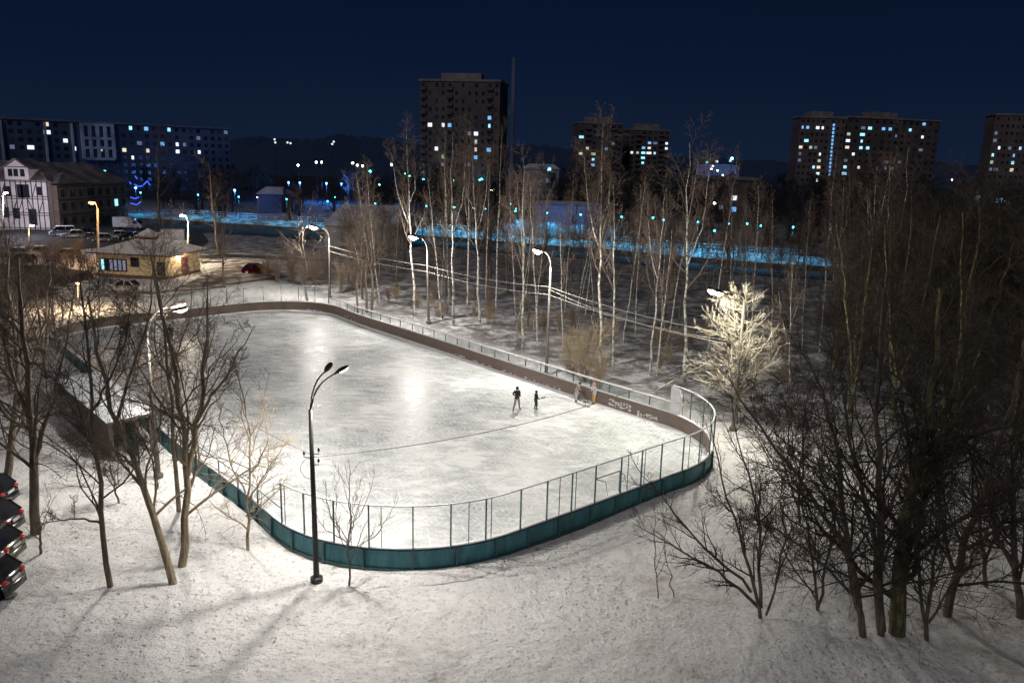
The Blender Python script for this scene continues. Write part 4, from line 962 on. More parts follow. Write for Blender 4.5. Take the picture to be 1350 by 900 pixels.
for sd, h in ((801,14),(802,15),(803,13)):
    st = [straight(h,(random.uniform(-1,1),0),.3,sd), np.array([[0,0,h*.1],[1.2,.4,h*.45],[2.2,.5,h*.92]]), np.array([[0,0,h*.12],[-1.1,-.3,h*.5],[-2.2,.2,h*.9]]), np.array([[0,0,h*.2],[.2,1.2,h*.5],[.3,2.0,h*.85]])]
    protoR.append(park(build_tree('bare_tree', (0,0,0), st, [(.17,.03),(.10,.02),(.10,.02),(.09,.02)], RLV, M['bark_moss'], M['twig_dark'], 'x', 'tree', seed=sd, twig_r=.011)))
HR = [14,15,13]
spots = [(1120,545,260),(1175,560,235),(1260,580,220),(1350,600,235),(1225,545,240),(1290,555,235),(1095,520,330),(1180,525,270),(1340,530,240),(1250,510,255),(1130,500,300),(1395,620,230),
         (1200,480,265),(1290,480,255),(1350,480,260),(1150,470,290),(1420,700,240),(1330,600,250),(1240,560,300)]
for k, (px,py,ty) in enumerate(spots):
    b = at(px,py); h = min(15.5, hgt(px,py,px,ty)); use(protoR[k % 3], b, k*1.7, h/HR[k % 3], 'bare tree in the crowded dark thicket filling the right side', GRT)

# ---- far wood as one mass
parts = []; g4 = np.random.default_rng(77)
lowP = []
for sd in range(3):
    gg = np.random.default_rng(900+sd); S = resample(straight(10,(gg.normal(),0),.4,sd),8)[None]; Rr = np.linspace(.3,.05,8)[None]
    pr = [tubes(S,Rr,4)]; P_, R_ = spawn(S,Rr,12,.15,.98,(30,60),.5,5,.5,up=.1,wander=.15,g=gg,rmin=.05); pr.append(tubes(P_,R_,3))
    P_, R_ = spawn(P_,R_,8,.1,1,(30,65),.55,4,.6,wander=.2,g=gg,rmin=.045); pr.append(tubes(P_,R_,3))
    P_, R_ = spawn(P_,R_,3,.1,1,(30,65),.6,3,.6,wander=.2,g=gg,rmin=.05); pr.append(tubes(P_,R_,3)); lowP.append(join(pr))
def far_tree(p, h, k):
    V, Q = lowP[k % 3]; a = g4.uniform(0,6.28); s = h/10; c, s_ = math.cos(a), math.sin(a)
    w = s*1.5; V2 = np.stack([(V[:,0]*c - V[:,1]*s_)*w + p[0], (V[:,0]*s_ + V[:,1]*c)*w + p[1], V[:,2]*s], 1); parts.append((V2, Q))
for k in range(300):
    px = g4.uniform(-80, 1430); Y = g4.choice([215, 250, 300, 370, 460], p=[.16,.24,.24,.2,.16]) + g4.uniform(-14,14)
    if px < 180 and Y < 400: continue
    if 655 < px < 800 and Y < 235: continue
    if 350 < px < 520 and Y > 240 and k % 3: continue
    if px > 1000: Y = Y*.72
    p = col_at(px, Y); hmax = {True: 14.5, False: 12.0}[px > 560 and px < 1430]
    far_tree(p, g4.uniform(.6,1)*hmax*(1.0 if Y < 330 else 1.1), k)
V, Q = join(parts); M['far_wood'] = mat('far_wood', (.014,.015,.022), .9, noise=(.05,(.03,.026,.026),.4,.6,(1,1,1)))
o = npmesh('distant_wood', V, Q, M['far_wood'], smooth=False); tag(o, 'dark far-off bare wood spreading below the apartment towers', 'wood', kind='stuff')

# wooded ridge on the skyline
M['ridge'] = mat('wooded_ridge_haze', (.004,.006,.014), .95, emit=(.10,.34,1), es=.010, noise=(.02,(.008,.012,.022),.4,.6,(1,1,1)))  # faint blue emission stands in for night haze over the ridge
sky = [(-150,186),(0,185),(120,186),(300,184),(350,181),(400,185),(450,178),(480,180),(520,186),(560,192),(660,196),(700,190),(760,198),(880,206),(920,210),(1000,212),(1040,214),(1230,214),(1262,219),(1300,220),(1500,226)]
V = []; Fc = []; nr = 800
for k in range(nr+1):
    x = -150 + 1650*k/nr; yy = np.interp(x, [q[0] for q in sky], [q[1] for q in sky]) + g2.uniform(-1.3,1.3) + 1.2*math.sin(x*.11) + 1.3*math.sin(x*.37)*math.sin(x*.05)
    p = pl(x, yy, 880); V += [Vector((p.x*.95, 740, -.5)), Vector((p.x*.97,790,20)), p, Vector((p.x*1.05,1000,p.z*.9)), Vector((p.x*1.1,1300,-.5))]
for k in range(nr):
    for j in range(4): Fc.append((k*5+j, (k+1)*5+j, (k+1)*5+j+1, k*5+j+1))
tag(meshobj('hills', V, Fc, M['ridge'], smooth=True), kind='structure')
# ------------------------------------------------------------------ embankment with cyan light
emb = [(150,291),(250,296),(340,302),(430,308),(540,315),(620,320),(700,328),(790,334),(880,343),(950,349),(1025,355),(1100,359),(1170,363)]
EP = [at(x, y) for x, y in emb]
EPn = []
for i in range(len(EP)):
    t = (EP[min(i+1,len(EP)-1)] - EP[max(i-1,0)]).normalized(); n_ = Vector((-t.y, t.x, 0)); n_ = n_ if n_.y > 0 else -n_; EPn.append(n_)
M['wall_dark'] = mat('retaining_wall', (.05,.05,.055), .9, noise=(.6,(.09,.09,.10),.4,.6,(1,1,1)), bump=(2,.5,.1))
V = []; Fc = []
for p, n_ in zip(EP, EPn):
    V += [p + Vector((0,0,-.05)), p + n_*.2 + Vector((0,0,.9)), p + n_*2.4 + Vector((0,0,1.7)), p + n_*6.2 + Vector((0,0,1.85)), p + n_*8 + Vector((0,0,-.05))]
for i in range(len(EP)-1):
    for k in range(4): Fc.append((i*5+k, (i+1)*5+k, (i+1)*5+k+1, i*5+k+1))
o = meshobj('embankment', V, Fc, M['snow'], smooth=False); tag(o, kind='structure')
V = []; Fc = []
for p, n_ in zip(EP, EPn): V += [p - n_*.25 + Vector((0,0,-.05)), p - n_*.25 + Vector((0,0,.95)), p + n_*.17+Vector((0,0,.95)), p + n_*.1+Vector((0,0,-.05))]
for i in range(len(EP)-1):
    for k in range(3): Fc.append((i*4+k, (i+1)*4+k, (i+1)*4+k+1, i*4+k+1))
V2 = []; F2 = []  # dark strip added to swallow lamp spill in front of the wall
for p, n_ in zip(EP, EPn): V2 += [p - n_*.28 + Vector((0,0,.02)), p - n_*11 + Vector((0,0,.025))]
for i in range(len(EP)-1): F2.append((2*i, 2*i+1, 2*i+3, 2*i+2))
tag(meshobj('spill_dark_strip', V2, F2, mat('spill_dark', (.02,.02,.022), .95, noise=(.3,(.06,.06,.065),.45,.7,(1,1,1)), bump=(1,.5,.2))), kind='structure')
tag(meshobj('retaining_wall', V, Fc, M['wall_dark']), 'dark low retaining wall below the cyan lit embankment', 'wall')
def poly_pt(s):   # s in 0..len-1
    i = min(int(s), len(EP)-2); f = s-i; return EP[i].lerp(EP[i+1], f), EPn[i].lerp(EPn[i+1], f).normalized()
def railing(s0, s1, label):
    p0, n0 = poly_pt(s0); root = empty('railing', p0 + n0*5.2 + Vector((0,0,1.8)), 0, label, 'railing'); o_ = Vector(root.location)
    L = sum((poly_pt(s0+(s1-s0)*(k+1)/20)[0]-poly_pt(s0+(s1-s0)*k/20)[0]).length for k in range(20)); n = min(95, max(3, int(L/2.6)))
    for z in (1.15,.65,.15):
        pts = []
        for k in range(n+1):
            p, q = poly_pt(s0+(s1-s0)*k/n); pts.append(p + q*5.2 + Vector((0,0,1.8+z)) - o_)
        MB().tube(pts, .045, 4).obj('rail', M['pale_steel'], root)
    for k in range(n+1):
        p, q = poly_pt(s0+(s1-s0)*k/n); MB().box(p + q*5.2 + Vector((0,0,1.8+.58)) - o_, (.10,.10,1.2)).obj('post', M['pale_steel'], root)
railing(.6, 2.05, 'pale railing on the lit embankment left of the embankment steps'); railing(2.4, 3.9, 'pale railing on the lit embankment left of the white hall')
railing(4.0, 6.2, 'pale railing on the brightest cyan stretch behind the birches'); railing(6.9, 10.4, 'pale railing on the embankment right of the tallest birch')
CY = (.06,.55,1.0)
GP = 'lamp posts along the lit embankment'
k = 0
for s, pw in ((.25,1500),(1.0,1900),(1.6,1900),(2.3,2200),(2.9,1800),(3.5,1200),(4.15,3000),(4.6,3600),(5.1,3600),(5.6,3000),(6.1,2600),(6.6,2200),(7.2,2400),(7.8,2600),(8.4,2600),(9.0,2600),(9.6,2200),(10.2,1500),(10.9,900),(11.6,700)):
    p, q = poly_pt(s); b = p + q*3.6 + Vector((0,0,1.75))
    root = empty('embankment_lamp', b, 0, 'slim lamp post with a small cyan light on the snowy embankment', 'street lamp', GP)
    hh = 5.0
    MB().tube([(0,0,0),(0,0,hh)], [.07,.05], 6).obj('pole', M['black_metal'], root)
    MB().ellipsoid((0,0,hh+.15), (.16,.16,.16), None, 8, 5).obj('lens', M['glow_cyan'], root, True)
    lamp_light((0,-.5,hh-.3), pw*.75, CY, .2, root, (q.x*-.1,-.1,-1), 128, .5); k += 1
# frosted cyan bushes on the bank
GFB = 'frosted bushes on the lit embankment'
M['twig_ice'] = mat('twig_iced', (.5,.55,.6), .8, noise=(1,(.75,.8,.85),.4,.6,(1,1,1)))
fr = park(build_tree('frosted_bush', (0,0,0), [np.array([[0,0,0],[math.cos(a)*.7,math.sin(a)*.7,1.5],[math.cos(a)*1.6,math.sin(a)*1.6,2.6]]) for a in np.arange(0,6.28,.6)], [(.06,.02)]*11, BUSH, M['twig_ice'], M['twig_ice'], 'x', 'bush', seed=66, twig_r=.03))
for k in range(20):
    s = 5.45 + 1.55*k/19; p, q = poly_pt(s); use(fr, p + q*g2.uniform(4.9,6.2) + Vector((0,0,1.85)), k, g2.uniform(.7,1.2), 'frost covered bush glowing cyan on the embankment behind the birches', GFB)

# ------------------------------------------------------------------ buildings
M['conc_a'] = mat('panel_concrete_a', (.065,.055,.060), .9, noise=(.15,(.095,.08,.085),.4,.6,(1,1,1)))
M['conc_b'] = mat('panel_concrete_b', (.05,.08,.14), .9, noise=(.06,(.09,.13,.20),.4,.6,(1,1,1)))
M['conc_c'] = mat('panel_concrete_c', (.09,.073,.080), .9, noise=(.15,(.125,.105,.11),.4,.6,(1,1,1)))
M['conc_pale'] = mat('panel_concrete_pale', (.25,.32,.42), .9, noise=(.15,(.5,.57,.68),.4,.6,(1,1,1)))
M['slab'] = mat('roof_slab', (.14,.13,.14), .9, noise=(.3,(.2,.19,.2),.4,.6,(1,1,1)))
def apartment(name, label, x0, Y0, x1, Y1, H, floors, bays, depth, wallM, lit, win=(.5,.5), balc=(), extras=None, maxwin=100, slab=True, floor0=0):
    a = col_at(x0, Y0); b = col_at(x1, Y1); u = (b-a); L = u.length; u.normalize(); n = Vector((u.y, -u.x, 0)); n = n if n.y < 0 else -n   # n towards the viewer
    root = empty(name, a, 0, label, 'apartment block')
    P = [Vector((0,0,0)), u*L, u*L - n*depth, -n*depth]
    MB().prism([(p.x, p.y) for p in P], 0, H).obj('wall', wallM, root)
    if slab:
        e = .4; P2 = [-u*e + n*e, u*(L+e) + n*e, u*(L+e) - n*(depth+e), -u*e - n*(depth+e)]; MB().prism([(p.x, p.y) for p in P2], H+.003, H+.7).obj('roof_slab', M['slab'], root)
    fh = H/floors; bw = L/bays; cells = {}
    for (px, py, m) in lit:
        # intersect the sight line with the facade plane
        d = vec(px, py); o_ = Vector((0,0,CH)); den = d.dot(n)
        t = (a - o_).dot(n)/den; q = o_ + d*t; s = (q-a).dot(u)
        bi = min(bays-1, max(0, int(s/bw))); fi = min(floors-1, max(0, int(q.z/fh))); cells[(bi,fi)] = m
    allc = [(i,j) for j in range(floors) for i in range(bays)]; allc.sort(key=lambda c: (c not in cells, -c[1]))
    stuff = MB()
    ang = math.atan2(u.y, u.x)
    for c_i, (i,j) in enumerate(allc):
        ww = bw*(win[0] if (i*7+j) % 3 else win[0]*.8); wh = fh*win[1]; c = u*(bw*(i+.5)) + n*.03 + Vector((0,0,fh*(j+.55)))
        m = cells.get((i,j)); ww *= 1 if not m else (.75,1.0,1.25,1.5)[(i*5+j*3) % 4]
        if not m and (i*31+j*17+bays) % 11 == 0: continue
        if c_i < maxwin: MB().box(c, (ww,.12,wh), ang).obj('window', M[m] if m else M['glass_dark' if (i*13+j*5) % 4 else 'glass_curtain'], root)
        else: stuff.box(c, (ww,.12,wh), ang)
    if stuff.v: o = stuff.obj('window', M['glass_dark'], root); o['kind'] = 'stuff'
    for i in balc:
        for j in range(1, floors): MB().box(u*(bw*(i+.5)) + n*.6 + Vector((0,0,fh*j+.35)), (bw*.9,1.1,1.0), ang).obj('balcony', wallM, root)
    if extras: extras(root, a, u, n, L, ang, fh, bw)
    return root, a, u, n
W_, B_, C_, A_, D_, G_ = 'win_white','win_blue','win_cyan','win_warm','win_dim','win_green'
# long block at left
def ex_long(root, a, u, n, L, ang, fh, bw):
    # pale pilaster frame bay
    for (xa, xb) in ((110,150),):
        d = vec(xa,200); o_ = Vector((0,0,CH)); t = (a-o_).dot(n)/d.dot(n); s0 = (o_+d*t-a).dot(u); d = vec(xb,200); t = (a-o_).dot(n)/d.dot(n); s1 = (o_+d*t-a).dot(u)
        for k in range(5): MB().box(u*(s0+(s1-s0)*k/4) + n*.5 + Vector((0,0,21)), (1.3,.9,15), ang).obj('pilaster', M['conc_pale'], root)
        for z in (13.6,18.2,22.2,27.9): MB().box(u*(s0+(s1-s0)/2) + n*.45 + Vector((0,0,z)), (s1-s0,.8,1.1), ang).obj('cornice', M['conc_pale'], root)
    for px in (4, 62, 97):
        d = vec(px,200); o_ = Vector((0,0,CH)); t = (a-o_).dot(n)/d.dot(n); s = (o_+d*t-a).dot(u); MB().box(u*s + n*.4 + Vector((0,0,14)), (.9,.7,28), ang).obj('downpipe_column', M['conc_pale'], root)
apartment('long_apartment_block', 'long blue-grey apartment block behind the white half-timbered house', -60, 318, 306, 392, 28.6, 9, 34, 14, M['conc_b'],
  [(36,190,W_),(83,190,W_),(167,171,C_),(195,172,B_),(227,172,C_),(229,192,W_),(215,192,B_),(303,176,D_),(56,165,A_),(64,165,A_),(64,173,W_),(104,198,W_),(135,200,G_),(160,200,A_),(165,200,A_),(196,200,A_),(179,208,W_),(232,204,W_),(10,190,D_),(20,190,D_),(263,201,W_),(180,190,D_),(245,193,D_),(260,180,D_)],
  win=(.5,.5), extras=ex_long)
# middle tower
def ex_mid(root, a, u, n, L, ang, fh, bw):
    mb = MB()
    MB().box(u*(L*.5) - n*5 + Vector((0,0,45.5)), (L*.5,6,3), ang).obj('lift_house', M['slab'], root)
    MB().box(u*(L+3.5) - n*8 + Vector((0,0,26.5)), (1.3,1.3,53), ang).obj('blue_light_pipe', M['conc_b'], root)  # bluish column stands in for vertical lines of light beside the tower
apartment('tall_apartment_tower', 'tall dark apartment tower rising behind the birches in the middle', 554, 296, 656, 292, 44.0, 16, 12, 18, M['conc_a'],
  [(565,161,W_),(582,162,W_),(589,162,B_),(646,153,B_),(647,165,C_),(629,173,W_),(629,184,W_),(629,194,A_),(628,203,C_),(646,193,B_),(629,213,B_),(572,201,W_),(582,202,D_),(588,202,W_),(582,211,G_),(619,173,D_),(581,222,D_),(618,222,D_)],
  win=(.42,.48), balc=(0,4,10), extras=ex_mid)
# twin towers
for (x0,x1,Y,Hh,lab,lit,bays) in ((759,817,450,38.5,'left one of the small twin apartment towers in the distance',[(763,180,C_),(771,194,A_),(763,201,A_),(780,205,G_),(786,208,C_),(798,195,B_),(811,189,D_),(779,219,B_)],7),
                       (826,878,470,36.5,'right one of the small twin apartment towers in the distance',[(829,203,W_),(838,203,G_),(845,194,B_),(845,200,C_),(845,207,C_),(845,213,C_),(855,190,B_),(855,196,A_),(854,204,W_),(864,204,C_),(875,192,W_),(876,199,W_),(864,190,D_)],7)):
    apartment('small_apartment_tower', lab, x0, Y, x1, Y+4, Hh, 13, bays, 14, M['conc_a'], lit, win=(.55,.45), balc=(1,5),
       extras=lambda root,a,u,n,L,ang,fh,bw: MB().box(u*(L*.45)-n*4+Vector((0,0,Hh+2.2)), (L*.6,5,3), ang).obj('lift_house', M['slab'], root))
def ex_r(root, a, u, n, L, ang, fh, bw):
    MB().box(u*(L*.5)-n*5+Vector((0,0,40.2)), (10,6,2.2), ang).obj('lift_house', M['slab'], root)
    mb = MB()
    for k in range(14):
        d = vec(1099-k*.45, 165+k*5.0); o_ = Vector((0,0,CH)); t = (a-o_).dot(n)/d.dot(n); q = o_+d*t-a; mb.box(q+n*.25, (.7,.3,1.0), ang)
    mb.obj('stairwell_lights', M['win_blue'], root)
apartment('lit_apartment_tower', 'brightly lit apartment tower at right with a vertical row of blue stairwell lights', 1044, 352, 1102, 354, 38.4, 14, 9, 8, M['conc_c'],
  [(1051,170,C_),(1056,170,B_),(1063,170,B_),(1077,170,W_),(1085,169,W_),(1061,184,C_),(1054,192,A_),(1074,191,D_),(1066,199,G_),(1044,206,B_),(1052,207,W_),(1044,213,B_),(1051,214,D_),(1081,207,W_),(1079,214,G_),(1071,221,C_),(1078,222,A_),(1077,229,W_),(1077,236,W_),(1048,206,D_)],
  win=(.55,.42), extras=ex_r)
apartment('wide_apartment_tower', 'wide dark apartment tower joined to the right of the brightly lit one', 1103, 358, 1224, 372, 39.3, 14, 14, 8, M['conc_a'],
  [(1113,181,G_),(1122,181,'win_green'),(1112,189,W_),(1140,172,D_),(1150,171,C_),(1139,180,C_),(1138,189,C_),(1120,198,A_),(1135,198,C_),(1146,198,C_),(1128,206,W_),(1110,214,D_),(1103,222,C_),(1115,231,C_),(1162,172,B_),(1171,168,B_),(1199,168,C_),(1214,168,B_),(1213,177,W_),(1178,177,D_),(1210,194,D_),(1167,210,D_),(1134,222,A_),(1165,220,D_),(1173,221,D_),(1183,210,D_)],
  win=(.45,.42), extras=lambda root,a,u,n,L,ang,fh,bw: MB().box(u*(L*.42)-n*5+Vector((0,0,41.2)), (14,6,2.4), ang).obj('lift_house', M['slab'], root))
apartment('edge_apartment_tower', 'apartment tower cut off by the right edge of the picture', 1293, 334, 1375, 334, 40.2, 14, 12, 7, M['conc_c'],
  [(1299,175,A_),(1305,175,W_),(1314,175,D_),(1301,183,W_),(1310,183,W_),(1319,193,W_),(1332,193,D_),(1348,192,C_),(1308,201,C_),(1338,201,B_),(1337,211,C_),(1336,220,B_),(1305,219,G_),(1314,228,D_),(1333,228,A_),(1295,227,D_),(1294,183,D_)], win=(.5,.42))
# low buildings in the middle distance
def lowhouse(name, label, x0, x1, Y, eave, ridge, depth, wM, rM, wins=(), cat='building', turn=0.0, win_size=(1.6,1.4), base=0.0):
    a = col_at(x0, Y); b = col_at(x1, Y+turn); u = (b-a); L = u.length; u.normalize(); n = Vector((u.y,-u.x,0)); n = n if n.y < 0 else -n; ang = math.atan2(u.y,u.x)
    root = empty(name, a, 0, label, cat); P = [Vector((0,0,0)), u*L, u*L-n*depth, -n*depth]
    MB().prism([(p.x,p.y) for p in P], 0, eave).obj('wall', wM, root)
    e = .5; z0 = Vector((0,0,eave+.004)); zr = Vector((0,0,ridge)); A = -u*e+n*e+z0; B = u*(L+e)+n*e+z0; C = u*(L+e)-n*(depth+e)+z0; D = -u*e-n*(depth+e)+z0
    R0 = u*(L*.12)-n*depth/2+zr; R1 = u*(L*.88)-n*depth/2+zr; mb = MB(); k = 0
    for f in ((A,B,R1,R0),(B,C,R1),(C,D,R0,R1),(D,A,R0),(D,C,B,A)): mb.poly(f)
    mb.obj('roof', rM, root)
    for (px, py, m) in wins:
        d = vec(px,py); o_ = Vector((0,0,CH)); t = (a-o_).dot(n)/d.dot(n); q = o_+d*t-a; w = MB().box(q+n*.06, (win_size[0]+.3,.10,win_size[1]+.3), ang).obj('window', M['black_metal'], root)
        MB().box(q+n*.13, (win_size[0],.05,win_size[1]), ang).obj('pane', M[m], w)
    return root
M['roof_dim'] = mat('snowy_metal_roof', (.38,.40,.48), .7, noise=(.3,(.6,.62,.68),.4,.65,(1,1,1)))
M['hall_wall'] = mat('hall_wall', (.22,.22,.25), .9, noise=(.4,(.3,.3,.33),.4,.6,(1,1,1)))
M['shop_blue_glow'] = mat('shop_wall_glow', (.20,.24,.36), .9, emit=(.03,.12,.45), es=.22, noise=(.4,(.3,.34,.46),.4,.6,(1,1,1)))  # blue emission put into the surface in place of light falling on it
lowhouse('white_hall', 'long low hall with a snowy roof behind the far corner lamp', 428, 537, 152, 4.0, 7.6, 16, M['hall_wall'], M['roof_dim'], [(455,330,'glass_dark'),(500,330,'glass_dark')])
lowhouse('shop_building', 'low building glowing blue beyond the embankment behind the birches', 704, 792, 206, 6.4, 7.0, 12, M['shop_blue_glow'], M['roof_dim'], [(712,300,'win_blue'),(735,303,'win_cyan'),(760,304,'win_blue'),(780,306,'win_cyan')])
lowhouse('grey_house', 'dim grey house with a gable between the tower and the twin towers', 690, 735, 300, 14.5, 16.3, 14, M['hall_wall'], M['roof_dim'], [(724,223,'win_blue'),(722,238,'win_dim')])
lowhouse('brick_house', 'dim brown five storey house left of the lit tower behind the birches', 922, 1004, 250, 13.0, 14.0, 14, M['conc_a'], M['slab'], [(938,260,'win_dim'),(968,261,'win_white'),(967,276,'win_blue'),(950,273,'win_dim'),(985,262,'glass_dark')])
lowhouse('factory_hall', 'distant blue lit roof with a mast between the twin towers and the lit tower', 925, 972, 520, 17.5, 19.0, 20, M['shop_blue_glow'], M['shop_blue_glow'], [(932,214,'win_cyan'),(945,213,'win_white'),(963,212,'win_cyan')])
lowhouse('low_shop', 'low dark building with two blue windows near the right edge', 1275, 1375, 225, 6.2, 7.5, 12, M['conc_a'], M['slab'], [(1287,262,'win_blue'),(1317,264,'win_cyan'),(1322,264,'win_blue')])
lowhouse('old_warehouse', 'low dim warehouse left of the hall beyond the embankment', 340, 372, 240, 5.5, 7.5, 12, M['conc_b'], M['roof_dim'], [])

# ochre pavilion
M['ochre'] = mat('ochre_plaster', (.62,.48,.27), .85, noise=(1.2,(.72,.58,.36),.4,.62,(1,1,1)), bump=(9,.3,.02))
M['trim_brown'] = mat('trim_brown', (.12,.055,.04), .7, noise=(4,(.16,.08,.055),.4,.6,(1,1,1)))
M['door_red'] = mat('door_red_brown', (.16,.05,.045), .6, noise=(4,(.2,.07,.06),.4,.6,(1,1,4)))
M['pav_snow'] = mat('pavilion_roof_snow', (.70,.64,.62), .8, noise=(.9,(.82,.78,.76),.38,.62,(1,1,1)), bump=(2,.4,.06))
Q0, Q1, Q2 = at(131.5,363.5), at(221,368.5), at(264,358)
Q3 = Q0 + (Q2-Q1); pav = empty('ochre_pavilion', Q1, 0, 'small ochre pavilion with a snowy hipped roof and a little cupola', 'pavilion'); o0 = Q1.copy()
cut = .0
FP = [Q0, Q1, Q2, Q3]
MB().prism([(p.x-o0.x,p.y-o0.y) for p in FP], -.1, 3.15).obj('wall', M['ochre'], pav)
MB().prism([((p.x-o0.x)*1.0+ (p-(Q0+Q2)/2).x*.012,(p.y-o0.y)+(p-(Q0+Q2)/2).y*.012) for p in FP], -.1, .35).obj('plinth', M['trim_brown'], pav)
cc = (Q0+Q2)/2 - o0
def ringp(s, z): return [ (cc + (p-o0-cc)*s + Vector((0,0,z))) for p in FP]
E0 = ringp(1.22,3.12); E1 = ringp(1.22,3.30); E2 = ringp(.30,4.85); mb = MB()
for k in range(4): mb.poly((E0[k],E0[(k+1)%4],E1[(k+1)%4],E1[k]))
mb.poly(list(reversed(E0))); mb.obj('fascia', M['trim_brown'], pav)
mb = MB(); E1b = ringp(1.215,3.305)
for k in range(4): mb.poly((E1b[k],E1b[(k+1)%4],E2[(k+1)%4],E2[k]))
mb.poly(E2); rf = mb.obj('roof', M['pav_snow'], pav)
c0 = ringp(.20,4.853); c1 = ringp(.20,5.25); c2 = ringp(.30,5.25); mb = MB()
for k in range(4): mb.poly((c0[k],c0[(k+1)%4],c1[(k+1)%4],c1[k]))
mb.obj('cupola_wall', M['trim_brown'], pav)
mb = MB(); tip = cc + Vector((0,0,6.35))
for k in range(4): mb.poly((c2[k],c2[(k+1)%4],tip))
mb.poly(list(reversed(c2))); mb.obj('cupola_roof', M['pav_snow'], pav)
def wall_box(root, o0, A, B, t0, t1, z0, z1, m, name, out=.05, th=.08, par=None):
    u = (B-A); L = u.length; u.normalize(); n = Vector((u.y,-u.x,0)); n = n if n.y < 0 else -n
    c = A + u*L*(t0+t1)/2 + n*out + Vector((0,0,(z0+z1)/2)) - o0; return MB().box(c, (L*(t1-t0), th, z1-z0), math.atan2(u.y,u.x)).obj(name, m, par or root)
fr_ = wall_box(pav, o0, Q0, Q1, .03, .42, .75, 2.45, M['black_metal'], 'window', .045, .09)
for k in range(6):
    m = M[('win_cyan','glass_dark','win_dim','win_dim','win_dim','win_dim')[k]] if k else M['win_cyan']
    t0 = .035 + k*.064; wall_box(pav, o0, Q0, Q1, t0+.010, t0+.050, .90, 2.30, m, 'pane', .10, .03, fr_)
fr2 = wall_box(pav, o0, Q0, Q1, .48, .60, 1.5, 2.75, M['black_metal'], 'window', .045, .09); wall_box(pav, o0, Q0, Q1, .495, .585, 1.62, 2.63, M['glass_dark'], 'pane', .10, .03, fr2)
fr3 = wall_box(pav, o0, Q0, Q1, .86, .98, .5, 2.3, M['black_metal'], 'shutter', .045, .09)
wall_box(pav, o0, Q1, Q2, .42, .62, .05, 2.55, M['door_red'], 'door', .045, .09); wall_box(pav, o0, Q1, Q2, .30, .36, 2.4, 2.75, M['glow_white'], 'wall_lamp', .1, .2)
uq = (Q2-Q1).normalized(); nq = Vector((uq.y,-uq.x,0)); nq = nq if nq.y < 0 else -nq
lamp_light(uq*(Q2-Q1).length*.33 + nq*1.3 + Vector((0,0,2.7)), 260, (1,.82,.55), .1, pav)
for k, (A,B,t) in enumerate(((Q0,Q1,.0),(Q0,Q1,.985),(Q1,Q2,.97))): wall_box(pav, o0, A, B, t, t+.02, .36, 3.1, M['ochre'], 'corner_pilaster', .05, .12)

# half-timbered house (white) and brown building
M['white_plaster'] = mat('white_plaster', (.66,.62,.66), .85, noise=(.6,(.78,.73,.77),.4,.62,(1,1,1)))
M['timber'] = mat('dark_timber', (.03,.022,.03), .8, noise=(4,(.05,.04,.05),.4,.6,(1,1,1)))
M['roof_dark'] = mat('dark_snowy_roof', (.10,.09,.10), .8, noise=(.35,(.22,.20,.22),.42,.62,(1,1,1)))
M['brown_wall'] = mat('brown_wall', (.12,.10,.09), .9, noise=(.5,(.17,.14,.125),.4,.6,(1,1,4)), bump=(3,.3,.05))
HA = at(68,303); hA = CH + (pl(66,239,HA.y).z - CH)
eave = pl(66,239,HA.y).z; HL = pl(-70,300,HA.y); HL.z = 0
ht = empty('half_timbered_house', HA, 0, 'white half-timbered house with dark beams and a gabled dormer at far left', 'house'); o0 = HA.copy()
LW = HA.x - HL.x
MB().prism([(-LW,0),(0,0),(0,14),(-LW,14)], 0, eave).obj('wall', M['white_plaster'], ht)
mb = MB(); A=Vector((-LW-.6,-.6,eave+.01)); B=Vector((.6,-.6,eave+.01)); C=Vector((.6,14.6,eave+.01)); D=Vector((-LW-.6,14.6,eave+.01)); R0=Vector((-LW,7,eave+4)); R1=Vector((-6,7,eave+4))
for f in ((A,B,R1,R0),(B,C,R1),(C,D,R0,R1),(D,A,R0),(D,C,B,A)): mb.poly(f)
mb.obj('roof', M['roof_dark'], ht)
tb = MB(); W = LW
for z in (.3,3.0,3.5,6.4,6.9,eave-.2): tb.box((-W/2,-.04,z), (W,.10,.16))
x = 0.0
while x > -W:
    tb.box((x-.08,-.045,eave/2), (.16,.12,eave)); 
    if int(-x/1.1) % 4 == 1: tb.bar((x-1.1,-.05,3.6), (x,-.05,6.3), .13)
    if int(-x/1.1) % 4 == 3: tb.bar((x-1.1,-.05,6.3), (x,-.05,3.6), .13)
    if int(-x/1.1) % 5 == 2: tb.bar((x-1.1,-.05,7.0), (x,-.05,eave-.3), .12)
    x -= 1.1
tb.obj('timber_frame', M['timber'], ht)
# dormer gable
gx0, gx1 = pl(8,235,HA.y).x-HA.x, pl(39,235,HA.y).x-HA.x; gz = eave+.3; gm = (gx0+gx1)/2
mb = MB(); mb.v += [Vector(v) for v in ((gx0,-.3,eave),(gx1,-.3,eave),(gx1,-.3,gz+2.4),(gm,-.3,gz+4.0),(gx0,-.3,gz+2.4),(gx0,6,eave),(gx1,6,eave),(gx1,6,gz+2.4),(gm,6,gz+4.0),(gx0,6,gz+2.4))]
mb.f += [(0,1,2,3,4),(9,8,7,6,5),(1,6,7,2),(0,4,9,5)]; gb = mb.obj('gable', M['white_plaster'], ht)
mb = MB(); mb.bar((gx0-.6,2.6,gz+2.1),(gm,2.6,gz+4.2),6.6,.22); mb.bar((gx1+.6,2.6,gz+2.1),(gm,2.6,gz+4.2),6.6,.22); mb.obj('gable_roof', M['roof_dark'], ht)
for xx in (gx0+1.2, gm-.1, gx1-1.2): 
    w = MB().box((xx,-.36,gz+1.3), (.9,.08,1.5)).obj('window', M['glass_dark'], ht)
